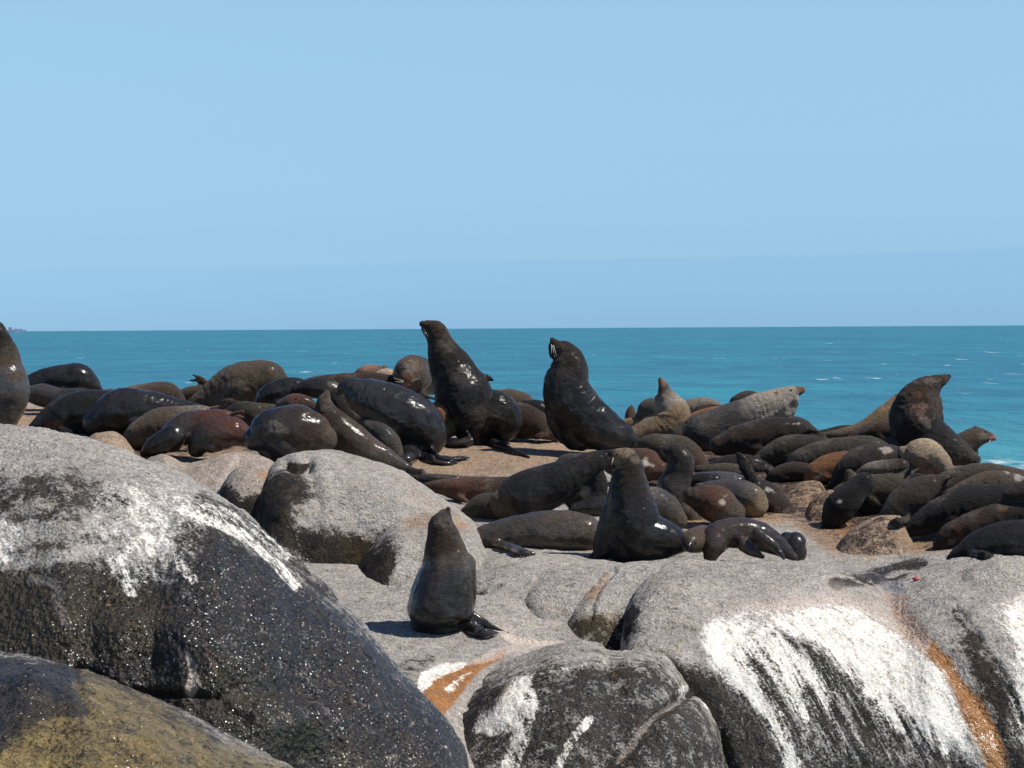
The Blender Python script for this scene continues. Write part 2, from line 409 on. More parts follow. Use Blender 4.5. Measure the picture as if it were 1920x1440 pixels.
def rock(name, crest, stains=(), back=(1.5, 0.5), res=2.2, rows=(150, 30), smooth=3, **kw):
    """a granite dome: crest = [(px, py, distance, front depth, front drop)], rounded forward and back"""
    c = np.array(crest, float)
    u, w = tan_uv(c[:, 0], c[:, 1])
    nu = int((c[-1, 0] - c[0, 0]) / res) + 2
    U = np.linspace(u[0], u[-1], nu)
    I = lambda k: smooth1(np.interp(U, u, k), smooth)
    W, Dm, A, Bd = I(w), I(c[:, 2]), I(c[:, 3]), I(c[:, 4])
    thf = np.linspace(0, 1, rows[0]) ** 1.15 * (math.pi / 2) * 0.985; thb = -np.linspace(1, 0, rows[1], endpoint=False) * (math.pi / 2) * 0.98
    th = np.concatenate([thb, thf]); nv = len(th)
    TH = th[:, None]
    Y = np.where(TH < 0, Dm - back[0] * np.sin(TH), Dm - A * np.sin(TH))
    drop = np.where(TH < 0, back[1] * (1 - np.cos(TH)), Bd * (1 - np.cos(TH)))
    X = U[None, :] * Y; Z = 5.0 + W[None, :] * Y - drop
    P = np.stack([X, Y, Z], -1)[::-1].reshape(-1, 3)
    return rock_mesh(name, P, nu, nv, stains, **kw)

# --- the main outcrop, one sheet running back to the far side and down into the sea
Ds = np.array([14, 18, 20, 21.5, 23.3, 24.5, 26, 27, 28, 29, 30, 31, 32, 33, 34, 35, 36, 37.5, 39, 41, 44, 50, 62, 80])
def col(v): return v
OUT = [
 (-900, [2200, 1700, 1500, 1420, 1300, 1230, 1150, 1100, 1050, 1010, 965, 930, 895, 862, 840, 820, 803, 768, 758, 756, 775, 860, 1020, 1010]),
 (200, [2200, 1700, 1500, 1420, 1300, 1230, 1150, 1100, 1050, 1010, 965, 930, 895, 862, 840, 820, 803, 768, 758, 756, 775, 860, 1020, 1010]),
 (560, [2200, 1700, 1500, 1400, 1262, 1200, 1110, 1062, 1035, 1008, 975, 930, 890, 870, 850, 828, 805, 768, 758, 758, 780, 870, 1020, 1010]),
 (800, [2200, 1750, 1560, 1410, 1262, 1195, 1110, 1070, 1040, 1008, 975, 945, 918, 888, 864, 842, 818, 772, 765, 768, 790, 880, 1020, 1010]),
 (960, [2400, 1900, 1700, 1560, 1290, 1205, 1112, 1070, 1042, 1008, 975, 945, 916, 889, 864, 842, 815, 785, 780, 783, 805, 880, 1020, 1010]),
 (1100, [2600, 2300, 2100, 1900, 1500, 1225, 1130, 1085, 1050, 1010, 975, 945, 918, 892, 868, 848, 825, 797, 790, 795, 820, 900, 1020, 1010]),
 (1250, [2800, 2500, 2300, 2100, 1800, 1500, 1250, 1110, 1060, 1012, 980, 950, 923, 892, 868, 850, 828, 795, 788, 792, 820, 905, 1020, 1010]),
 (1450, [2800, 2500, 2300, 2100, 1800, 1500, 1250, 1110, 1052, 1015, 982, 955, 920, 890, 862, 842, 825, 800, 800, 805, 840, 910, 1020, 1010]),
 (1560, [2800, 2500, 2300, 2100, 1800, 1500, 1250, 1110, 1052, 1022, 988, 948, 912, 886, 865, 845, 832, 825, 828, 835, 860, 920, 1020, 1010]),
 (1700, [2800, 2500, 2300, 2100, 1800, 1500, 1250, 1110, 1050, 1008, 975, 938, 905, 885, 862, 850, 845, 848, 858, 870, 900, 940, 1020, 1010]),
 (1850, [2800, 2500, 2300, 2100, 1800, 1500, 1250, 1110, 1034, 990, 960, 945, 932, 918, 908, 908, 915, 932, 950, 970, 990, 1020, 1020, 1010]),
 (3000, [2800, 2500, 2300, 2100, 1800, 1500, 1250, 1110, 1050, 1015, 990, 980, 975, 970, 975, 975, 985, 1010, 1030, 1050, 1060, 1060, 1020, 1010]),
]
def build_outcrop():
    pxs = np.linspace(-900, 2900, 1240)
    D = np.concatenate([np.linspace(14, 21, 30), np.linspace(21.05, 31, 330), np.linspace(31.08, 42, 120), np.linspace(42.5, 80, 40)])
    tab = np.array([np.interp(D, Ds, np.array(r[1], float)) for r in OUT])
    tab = np.array([smooth1(t, 3) for t in tab])
    knots = [r[0] for r in OUT]
    PY = np.array([np.interp(pxs, knots, tab[:, k]) for k in range(len(D))])
    PXX = np.broadcast_to(pxs, PY.shape)
    u, w = tan_uv(PXX, PY)
    Y = np.broadcast_to(D[:, None], PY.shape)
    Z = np.maximum(5 + w * Y, -1.5)
    P = np.stack([u * Y, Y, Z], -1).reshape(-1, 3)
    st = [
     ('poly', 'brown', [(1190,830),(1900,800),(1950,1000),(1800,1035),(1560,1040),(1480,985),(1230,1000)], 18, .95),
     ('poly', 'dark', [(1200,830),(1700,810),(1900,900),(1900,1010),(1740,1020),(1620,1010),(1540,990),(1480,965),(1330,975),(1230,985)], 22, .66),  # wet brown rock, darkened further as painted shade between the seals
     ('poly', 'wet', [(1200,830),(1900,810),(1900,1000),(1700,1030),(1560,1040),(1440,970),(1230,1000)], 26, .7),
     ('poly', 'brown', [(0,760),(600,760),(620,850),(0,900)], 20, .8), ('poly', 'dark', [(60,800),(600,780),(640,830),(300,870),(60,850)], 24, .5),  # brown rock, with the shade under the left seals painted dark
     ('poly', 'brown', [(760,905),(770,830),(830,790),(1120,790),(1130,900),(960,905)], 20, .8),
     ('poly', 'brown', [(1430,860),(1520,850),(1650,960),(1640,1050),(1560,1010),(1500,960),(1430,930)], 18, 1.0),
     ('poly', 'orange', [(1500,905),(1560,930),(1600,980),(1625,1030),(1590,1020),(1545,985),(1500,950)], 14, .42),
     ('line', 'dark', [(1575,1092),(1640,1078),(1700,1058),(1735,1062)], 9, .8), ('line', 'wet', [(1575,1092),(1640,1078),(1700,1058),(1735,1062)], 16, 1.0),
     ('poly', 'orange', [(788,1312),(800,1278),(850,1255),(905,1236),(960,1215),(900,1262),(868,1300),(830,1345),(795,1330)], 4, .85),
     ('poly', 'wet', [(788,1312),(800,1278),(850,1255),(905,1236),(960,1215),(900,1262),(868,1300),(830,1345),(795,1330)], 4, .5),
     ('poly', 'white', [(782,1292),(788,1262),(825,1246),(872,1240),(880,1248),(815,1275),(795,1295)], 4, .9),
     ('poly', 'white', [(835,1290),(870,1268),(885,1262),(862,1285),(840,1305)], 3, .6),
     ('line', 'pink', [(930,1180),(965,1205),(1000,1208),(1045,1208)], 9, .8), ('line', 'pink', [(880,1245),(940,1222),(1000,1212)], 9, .6),
     ('poly', 'dark', [(745,1245),(800,1225),(815,1240),(785,1262),(775,1300),(750,1290)], 9, .5),
     ('poly', 'dark', [(1600,955),(1700,960),(1700,1005),(1640,1000)], 14, .3),
    ]
    gr = [([(1130,1225),(1040,1205),(960,1195)], 8, .03), ([(560,1100),(640,1110),(740,1095)], 9, .03)]
    o = rock_mesh('rock_outcrop', P[:], len(pxs), len(D), st, gr, (), 0.9, loc=(0, 30, 0))
    tag(o, kind='structure')
build_outcrop()
B = 'boulder'
def boulder(label, *a, group='granite boulders of the outcrop', **kw):
    return tag(rock(B, *a, **kw), label, 'boulder', group)

# --- small boulders under the upper seals
boulder('small tan boulder behind the crest of the huge wet foreground boulder',
 [(150,850,33.2,1.2,.6),(165,826,33.2,1.2,.6),(178,815,33.2,1.2,.6),(215,812,33.2,1.2,.6),(232,822,33.2,1.2,.6),(250,850,33.2,1.2,.6)], [('all','brown',None,0,.7)], rows=(50,14))
boulder('flat grey boulder left of the big cracked grey boulder, in the shade of wet seals',
 [(250,905,31,1.7,.9),(275,858,31,1.7,.9),(310,850,31,1.8,.9),(345,872,30.8,1.8,.9),(372,864,30.8,1.8,.9),(420,852,30.8,1.8,.9),(460,850,30.8,1.8,.9),(500,858,30.6,1.8,.9),(530,880,30.6,1.8,.9),(550,930,30.6,1.8,.9)],
 [('all','brown',None,0,.45),('line','pink',[(440,862),(425,890),(410,915)],11.2,.5)], rows=(90,20))
boulder('small grey boulder with black underside wedged against the big cracked grey boulder',
 [(398,965,29.4,1.3,1.0),(410,915,29.4,1.3,1.0),(422,892,29.4,1.3,1.0),(440,876,29.4,1.3,1.0),(470,868,29.4,1.3,1.0),(500,872,29.4,1.3,1.0),(515,890,29.4,1.3,1.0),(530,960,29.4,1.3,1.0)],
 [('poly','dark',[(395,905),(430,910),(450,935),(490,925),(500,905),(540,930),(520,1000),(400,990)],15.4,1.2),('line','orange',[(488,890),(505,893)],9.6,.5),('all','brown',None,0,.4)], rows=(70,16))
# --- the big grey boulder in the middle
boulder('big pale grey boulder with blackened left flank, left of the lone sitting seal',
 [(466,1030,29.6,2.6,1.6),(474,955,29.6,2.6,1.6),(480,918,29.6,2.6,1.6),(496,890,29.6,2.6,1.6),(512,868,29.6,2.6,1.6),(532,852,29.6,2.6,1.6),(570,843,29.8,2.6,1.6),(610,841,29.8,2.6,1.6),(650,850,29.8,2.6,1.6),(700,866,29.6,2.5,1.5),(755,882,29.4,2.4,1.4),(785,905,29.3,2.3,1.3),(835,938,29.2,2,1.2),(870,964,29,1.8,1.1),(892,984,28.9,1.6,1.0),(905,1015,28.8,1.4,.8),(915,1050,28.7,1.2,.6)],
 [('poly','dark',[(470,905),(492,893),(530,882),(570,898),(585,930),(560,945),(540,965),(560,990),(610,1005),(650,1010),(700,1000),(725,1005),(700,1040),(660,1075),(640,1085),(600,1070),(520,1020),(460,970)],28.6,1.2),
  ('poly','dark',[(534,882),(545,866),(585,868),(572,886),(552,890)],4.8,1.2),('poly','olive',[(640,1015),(700,1005),(690,1060),(650,1075)],12,.8),  # first patch paints the hole's shade dark over its groove
  ('poly','dark',[(600,935),(640,930),(650,950),(620,960)],17.6,.5),
  ('poly','pink',[(680,870),(850,950),(880,985),(800,970),(700,930)],40,.35),('poly','brown',[(700,860),(880,970),(890,990),(780,950)],32,.5)],
 grooves=[([(538,872),(560,880),(578,872)],8,.10),([(578,870),(590,915),(600,960)],9,.03)], lumps=[(560,960,60,50,.05),(720,930,70,40,.05)], rows=(210,24))
boulder('rounded grey boulder with black lower left, directly behind the lone sitting seal',
 [(640,1130,27.7,1.6,1.3),(652,1085,27.7,1.6,1.3),(665,1052,27.7,1.6,1.3),(690,1022,27.7,1.7,1.3),(720,985,27.8,1.7,1.3),(745,966,27.9,1.7,1.2),(785,958,28,1.7,1.2),(830,962,28,1.7,1.1),(870,978,28,1.6,1.0),(895,1000,27.9,1.5,.9),(905,1040,27.8,1.4,.8),(930,1075,27.6,1.2,.6)],
 [('poly','dark',[(640,1070),(670,1035),(700,1030),(735,1010),(745,1050),(722,1090),(700,1110),(650,1100)],17.6,1.2),('poly','brown',[(740,960),(860,960),(890,1000),(760,1000)],22.4,.7),('poly','orange',[(860,975),(885,985),(875,995),(850,990)],9.6,.4)],
 rows=(150,20))
# --- slabs the lower seals lie on
boulder('grey granite slab under the long dozing seal, right of the lone sitting seal',
 [(850,1150,27.2,2.2,1.2),(868,1085,27.3,2.2,1.1),(885,1056,27.4,2.2,1.1),(930,1045,27.5,2.2,1.1),(1000,1041,27.5,2.2,1.1),(1060,1044,27.5,2.2,1.1),(1130,1052,27.4,2.2,1.1),(1200,1060,27.3,2.2,1.1)],
 [('poly','dark',[(878,1115),(905,1110),(920,1150),(912,1175),(880,1165)],17.6,.98),('poly','dark',[(880,1080),(950,1085),(930,1120),(890,1110)],44,.25)], back=(3.0,.45), rows=(130,30))
boulder('triangular grey granite slab edged by a pale pink crack',
 [(905,1230,26.4,1.9,1.2),(922,1172,26.6,1.9,1.2),(936,1150,26.6,1.9,1.1),(955,1122,26.7,1.9,1.1),(990,1088,26.8,1.9,1.1),(1010,1070,26.8,1.9,1.1),(1040,1058,26.9,1.9,1.1),(1100,1055,26.9,1.9,1.1),(1160,1060,26.9,1.9,1.1)],
 [('line','pink',[(930,1172),(940,1148),(960,1118),(995,1085)],14.4,.85),('line','orange',[(930,1175),(945,1160),(952,1175)],11.2,.35),('poly','dark',[(945,1150),(985,1115),(1010,1130),(975,1165),(960,1175)],17.6,.35),('line','pink',[(960,1188),(1000,1204),(1040,1206)],12.8,.6)],
 back=(2.5,.35), rows=(130,26))
boulder('leaning grey granite slab with mossy black base between two dark cracks',
 [(1022,1290,25.9,1.9,1.3),(1036,1210,26.0,1.9,1.3),(1044,1168,26.1,1.9,1.3),(1062,1138,26.2,1.9,1.3),(1088,1110,26.3,1.9,1.2),(1112,1086,26.4,1.9,1.2),(1140,1066,26.6,1.9,1.2),(1180,1056,26.7,1.9,1.2),(1230,1052,26.7,1.9,1.2),(1300,1052,26.7,1.9,1.2)],
 [('poly','dark',[(1035,1215),(1046,1190),(1075,1150),(1115,1150),(1150,1165),(1175,1150),(1185,1230),(1100,1225)],22,.72),('line','brown',[(1130,1085),(1105,1120)],12.8,.7),('poly','olive',[(1080,1150),(1160,1150),(1160,1200),(1090,1200)],14,.45)],  # black mossy base; along the left edge the dark is painted crevice shade
 grooves=[([(1150,1072),(1128,1095),(1112,1130),(1108,1160)],6,.035)], back=(2.2,.3), rows=(140,24))
# --- the great slab on the right
WHITE_R = [
 ('poly','white',[(1290,1200),(1330,1140),(1420,1128),(1560,1118),(1660,1140),(1760,1220),(1800,1290),(1840,1380),(1850,1450),(1500,1450),(1420,1380),(1340,1290)],34,.23),
 ('poly','white',[(1330,1170),(1400,1150),(1560,1130),(1660,1165),(1740,1225),(1780,1280),(1800,1350),(1700,1300),(1600,1230),(1480,1190),(1400,1230)],28,.46),
 ('poly','white',[(1850,1120),(1960,1100),(1990,1400),(1890,1400),(1880,1240)],24,.30),
 ('poly','white',[(1318,1182),(1335,1163),(1392,1158),(1405,1200),(1398,1240),(1428,1290),(1462,1340),(1482,1390),(1508,1450),(1480,1450),(1462,1400),(1436,1350),(1398,1312),(1358,1272),(1332,1235)],15,1.0),
 ('poly','white',[(1392,1165),(1455,1180),(1490,1222),(1535,1265),(1560,1322),(1548,1330),(1515,1288),(1492,1272),(1508,1325),(1512,1352),(1500,1345),(1466,1290),(1440,1248),(1400,1212)],15,.92),
 ('poly','white',[(1430,1165),(1520,1143),(1600,1138),(1680,1188),(1730,1232),(1772,1262),(1782,1310),(1802,1360),(1812,1405),(1798,1398),(1770,1362),(1778,1412),(1768,1412),(1745,1368),(1752,1408),(1740,1405),(1705,1340),(1684,1312),(1694,1372),(1680,1370),(1640,1322),(1612,1285),(1565,1240),(1530,1205),(1470,1185)],15,1.0),
 ('poly','white',[(1888,1130),(1950,1130),(1990,1400),(1925,1380),(1908,1300),(1898,1210)],6,.8),
 ('poly','pink',[(1330,1160),(1420,1120),(1560,1095),(1640,1120),(1720,1205),(1600,1150),(1450,1160)],41.6,.75),
 ('poly','pink',[(1880,1120),(1940,1100),(1960,1200),(1900,1190)],32,.6)]
boulder('largest granite slab on the right, streaked white with guano down its face',
 [(1150,1330,25.4,3.9,2.6),(1166,1215,25.5,3.9,2.5),(1170,1165,25.7,3.9,2.5),(1178,1135,25.9,3.9,2.45),(1198,1104,26.1,3.9,2.4),(1222,1078,26.3,3.9,2.4),(1250,1060,26.5,3.9,2.3),(1290,1050,26.6,3.9,2.3),(1350,1050,26.7,3.9,2.3),(1450,1050,26.7,3.9,2.3),(1530,1056,26.7,3.8,2.3),(1600,1070,26.7,3.8,2.3),(1660,1082,26.7,3.8,2.3),(1700,1080,26.7,3.8,2.3),(1740,1066,26.7,3.8,2.3),(1790,1050,26.8,3.8,2.3),(1850,1044,26.8,3.8,2.3),(1920,1046,26.8,3.8,2.3),(2040,1060,26.8,3.8,2.3),(2200,1110,26.7,3.8,2.3),(2500,1260,26.5,3.8,2.3)],
 [('poly','dark',[(1168,1160),(1190,1130),(1200,1150),(1190,1180),(1172,1215)],8,.98),  # crevice shade painted black along the slab's left edge
  ('poly','dark',[(1150,1240),(1230,1228),(1270,1250),(1320,1262),(1350,1240),(1398,1190),(1430,1180),(1470,1185),(1530,1205),(1600,1262),(1650,1290),(1700,1320),(1780,1400),(1850,1450),(1150,1460)],30.8,.98),
  ('poly','dark',[(1800,1160),(1850,1235),(1895,1270),(1935,1330),(1990,1450),(1905,1450),(1865,1360),(1832,1290),(1812,1230)],26.4,.98),
  ('poly','pink',[(1655,1110),(1692,1110),(1702,1140),(1752,1200),(1738,1232),(1690,1182),(1664,1130)],6,.6),
  ('poly','orange',[(1662,1115),(1692,1115),(1702,1140),(1752,1200),(1790,1238),(1806,1272),(1838,1312),(1875,1372),(1905,1450),(1850,1450),(1835,1400),(1802,1345),(1786,1290),(1738,1232),(1690,1182),(1664,1130)],8,.95),
  ('poly','wet',[(1650,1085),(1694,1088),(1704,1140),(1754,1200),(1790,1238),(1806,1272),(1838,1312),(1875,1372),(1905,1450),(1850,1450),(1835,1400),(1802,1345),(1786,1290),(1738,1232),(1690,1182),(1662,1130)],5,1.0),
  ('poly','wet',[(1540,1045),(1680,1055),(1690,1100),(1600,1085)],10,.75),
  ('under','wet',[(1150,1240),(1400,1300),(1700,1380),(1920,1330)],50,.55),
  ('line','dark',[(1570,1094),(1640,1084),(1690,1074)],14,.75),
  ('line','dark',[(1790,1150),(1830,1200),(1860,1240)],8,.6)] + WHITE_R,
 grooves=[([(1668,1088),(1672,1130),(1700,1175),(1748,1215),(1795,1262),(1840,1330),(1872,1400),(1890,1450)],16,.045),([(1240,1243),(1295,1292),(1332,1330),(1352,1380),(1375,1450)],9,.07),([(1186,1196),(1230,1176),(1290,1188)],4,.02),([(1795,1140),(1830,1190),(1880,1260),(1920,1360)],5,.025),([(1500,1070),(1600,1078),(1690,1072)],4,.02)],
 lumps=[(1450,1190,160,60,.05),(1830,1180,90,60,.04),(1300,1110,70,30,.03),(1560,1090,90,22,.03)], back=(3.2,.28), rows=(270,34), res=2.0, rough=1.3, fine=1.2)
# --- lower centre boulder
boulder('dark mottled boulder with pink and white guano patches at the bottom centre',
 [(815,1500,24.0,2.6,1.8),(828,1345,24.0,2.6,1.8),(842,1312,24.0,2.6,1.8),(868,1284,24.0,2.6,1.8),(900,1262,24,2.6,1.8),(940,1242,24,2.6,1.8),(985,1226,24,2.6,1.8),(1035,1213,24,2.6,1.8),(1085,1209,24,2.6,1.8),(1118,1214,24,2.6,1.8),(1135,1227,24,2.6,1.8),(1165,1229,24,2.6,1.8),(1205,1226,24,2.6,1.8),(1238,1240,24,2.6,1.8),(1275,1272,24,2.6,1.8),(1300,1294,24,2.6,1.8),(1326,1325,24,2.6,1.8),(1346,1372,24,2.6,1.8),(1368,1440,24,2.6,1.8),(1385,1540,24,2.6,1.8)],
 [('poly','dark',[(825,1345),(870,1300),(900,1268),(985,1262),(1020,1240),(1080,1245),(1180,1238),(1240,1245),(1330,1330),(1390,1460),(820,1460)],35.2,.74),
  ('poly','dark',[(840,1300),(905,1330),(880,1400),(830,1380)],19.8,1.2),
  ('poly','white',[(962,1270),(1000,1262),(990,1310),(1000,1335),(978,1365),(925,1380),(884,1372),(905,1345),(940,1318),(952,1290)],9,.85),
  ('poly','pink',[(950,1285),(985,1280),(980,1320),(960,1355),(900,1370),(930,1325)],14.4,.95),
  ('line','white',[(992,1300),(1002,1325),(985,1360),(968,1390),(945,1450)],12,.72),
  ('line','white',[(1104,1348),(1080,1378),(1062,1402),(1040,1450)],8,.72),
  ('line','white',[(990,1378),(975,1420),(965,1450)],5,.55),
  ('poly','white',[(1000,1262),(1100,1240),(1150,1240),(1050,1262)],10,.42),
  ('line','white',[(1282,1300),(1310,1290),(1330,1320)],14,.5),
  ('line','pink',[(1280,1310),(1220,1355),(1160,1425)],6,.45),
  ('under','wet',[(815,1290),(1000,1270),(1240,1265),(1380,1380)],30,.62)],
 grooves=[([(1290,1305),(1225,1352),(1158,1425),(1140,1450)],9,.08),([(870,1330),(960,1300),(1060,1275),(1160,1272),(1230,1290)],7,.03)],
 lumps=[(1180,1290,60,40,.09),(960,1330,50,50,.05),(1270,1390,60,50,.08),(1060,1260,60,20,.06)], rows=(190,24), res=2.0, rough=1.7, fine=1.2)
# --- foreground left
D1 = [('poly','white',[(150,900),(300,880),(470,960),(600,1100),(540,1090),(400,1000),(360,1080),(240,1120),(160,1060)],34,.24),
  ('poly','white',[(-100,930),(200,1000),(260,1110),(60,1090),(-100,1060)],34,.12),
  ('poly','wet',[(-300,780),(100,790),(420,900),(640,1120),(500,1080),(300,1000),(-300,1020)],30,.52),
  ('poly','brown',[(620,1230),(760,1300),(880,1460),(600,1460)],40,.6),
  ('poly','dark',[(-200,885),(60,888),(150,885),(210,912),(255,940),(235,958),(170,962),(90,985),(-10,975),(-200,985)],24.2,.62),
  ('poly','dark',[(-200,1035),(60,1008),(150,1000),(215,1012),(190,1030),(60,1048),(-200,1060)],22,.45),
  ('poly','dark',[(-300,1060),(60,1066),(140,1052),(230,1062),(330,1052),(335,985),(380,968),(440,990),(520,1046),(560,1082),(600,1110),(640,1140),(1000,1500),(-300,1560)],37.4,.98),
  ('line','dark',[(380,945),(430,968),(500,1010),(560,1060),(620,1120)],19.8,.75),
  ('line','white',[(345,955),(400,978),(460,1008),(520,1058),(556,1100)],9.5,0.6336),
  ('line','white',[(330,940),(420,962),(480,995),(540,1045)],7.6,0.44),
  ('line','white',[(262,945),(292,985),(300,1020)],30.4,0.528),('poly','white',[(270,990),(312,995),(314,1030),(300,1048),(270,1035),(245,1040),(232,1078),(212,1080),(192,1055),(225,1035)],15.2,0.6336),
  ('line','white',[(312,1030),(335,1052),(365,1085)],9.5,0.484),('line','white',[(228,1070),(250,1112)],9.5,0.484),
  ('line','white',[(-10,1025),(6,1010)],34.2,0.616),
  ('line','pink',[(60,1085),(100,1095),(112,1130),(125,1170)],14,.34),
  ('poly','olive',[(-200,1070),(230,1080),(330,1120),(260,1240),(-200,1250)],35,.95),
  ('poly','olive',[(300,1250),(420,1230),(640,1380),(760,1450),(500,1450)],35,.6),
  ('poly','pink',[(340,1212),(352,1228),(368,1262),(374,1292),(356,1318),(340,1300),(350,1262)],6,.75),
  ('poly','brown',[(560,1080),(700,1200),(900,1440),(700,1440),(600,1300)],48,.7),
  ('under','wet',[(-300,1040),(100,1040),(330,1040),(420,1000),(640,1120),(700,1150)],45,1.0),
  ('poly','wet',[(-200,870),(230,880),(260,960),(-200,990)],20,.5)]
boulder('huge wet black boulder with grey crown filling the lower left foreground',
 [(-700,900,20.5,3.50,2.60),(-400,832,20.5,3.50,2.60),(-200,806,20.5,3.50,2.70),(-60,799,20.4,3.50,2.80),(0,801,20.3,3.50,2.85),(60,806,20.2,3.50,2.90),(120,815,20.1,3.50,2.90),(170,825,20.1,3.42,2.90),(225,842,20,3.42,2.90),(290,862,19.9,3.34,2.90),(340,883,19.8,3.33,2.55),(400,920,19.6,3.20,2.50),(450,957,19.5,3.06,2.50),(500,1002,19.4,2.92,2.40),(560,1052,19.2,2.38,2.35),(600,1092,19.1,2.26,2.30),(640,1140,19,2.15,2.20),(690,1190,18.9,2.03,2.10),(740,1255,18.8,1.86,2.00),(790,1305,18.7,1.74,1.90),(830,1345,18.6,1.62,1.80),(858,1392,18.5,1.51,1.70),(876,1440,18.4,1.39,1.60),(890,1520,18.3,1.28,1.50),(900,1640,18.2,1.16,1.40)],
 D1, grooves=[([(150,1252),(230,1290),(292,1299),(350,1299),(418,1298)],6,.06),([(418,1298),(520,1296),(640,1325),(740,1380)],14,.035),([(336,1205),(352,1236),(362,1270),(358,1298)],7,.015),([(425,1315),(430,1335),(460,1355)],9,.05)],
 lumps=[(250,1190,120,45,.09),(560,1360,110,50,.12),(420,1245,50,30,.05),(560,1200,140,60,.05)],
 back=(3.5,1.6), rows=(340,26), res=2.3, rough=1.0, fine=1.3, smooth=4)
boulder('low olive and brown wet boulder in the bottom left corner',
 [(-500,1260,15.8,3.2,1.5),(-150,1228,15.8,3.2,1.5),(0,1225,15.8,3.2,1.5),(50,1232,15.8,3.2,1.5),(95,1242,15.8,3.2,1.5),(160,1246,15.7,3.2,1.5),(205,1266,15.7,3.2,1.5),(260,1292,15.6,3.1,1.5),(330,1325,15.5,3,1.5),(400,1366,15.4,2.9,1.4),(460,1402,15.3,2.8,1.4),(540,1440,15.2,2.6,1.3),(620,1510,15.1,2.4,1.3),(700,1640,15,2.2,1.2)],
 [('under','olive',[(-300,1420),(0,1388),(40,1340),(90,1325),(130,1300),(148,1240),(260,1285),(420,1392),(600,1460)],34,1.0),('all','dark',None,0,.30),('all','wet',None,0,.85),('poly','dark',[(-300,1200),(90,1240),(160,1245),(135,1290),(172,1330),(160,1352),(110,1340),(50,1362),(20,1385),(-20,1440),(-300,1450)],22,1.2),
  ('line','dark',[(0,1228),(100,1244),(160,1250),(260,1300),(400,1372)],26.4,.5)],
 grooves=[([(140,1250),(150,1300),(170,1345)],8,.02)], lumps=[(60,1300,70,50,.09),(260,1400,80,40,.05)], back=(1.8,.9), rows=(170,20), res=2.0, fine=1.3)
# --- boulders among the right hand seals
boulder('squarish tan boulder in the gully under the curled right hand seals',
 [(1556,1050,29.0,.9,.9),(1574,1012,29.0,.9,.9),(1594,992,29.0,.9,.9),(1622,976,29.0,.9,.9),(1650,968,29.0,.9,.9),(1690,966,29.0,.9,.9),(1730,1050,29,.9,.9)], [('all','brown',None,0,.8),('all','wet',None,0,.5),('poly','dark',[(1570,990),(1660,960),(1700,1040),(1560,1050)],20,.45)], rows=(60,14), smooth=2)
boulder('rough brown boulder beneath the orange seal',
 [(1496,985,31.0,.9,.55),(1512,940,31.0,.9,.55),(1530,925,31,.9,.55),(1556,912,31,.9,.55),(1576,918,31,.9,.55),(1590,935,31,.9,.55),(1590,985,31,.9,.55)], [('all','brown',None,0,1.0),('all','wet',None,0,.4),('all','dark',None,0,.42)], rows=(50,14), smooth=2, rough=1.6)
boulder('brown wedge of rock left of the orange seal',
 [(1440,960,31.8,.9,.5),(1460,924,31.8,.9,.5),(1480,912,31.8,.9,.5),(1510,903,31.8,.9,.5),(1540,905,31.8,.9,.5),(1560,940,31.8,.9,.5)], [('all','brown',None,0,1.0),('all','wet',None,0,.4),('all','dark',None,0,.42)], rows=(50,14), smooth=2, rough=1.6)
boulder('low grey boulder in front of the black seal at the right edge',
 [(1770,1130,25.9,1.0,.5),(1800,1068,25.9,1.0,.5),(1830,1055,25.9,1.0,.5),(1870,1046,25.9,1,.5),(1930,1046,25.9,1,.5),(1990,1060,25.9,1,.5),(2040,1130,25.9,1,.5)], [], rows=(60,16))

ROCKS = BVHTree.FromPolygons([tuple(v) for v in np.concatenate(BVH_V)], [tuple(int(k) for k in f) for f in np.concatenate(BVH_F)])
def ground(px, py):
    u, w = tan_uv(px, py)
    h = ROCKS.ray_cast(EYE, Vector((float(u), 1.0, float(w))).normalized())
    return h[0].y if h[0] is not None and h[0].z > 0.3 else None

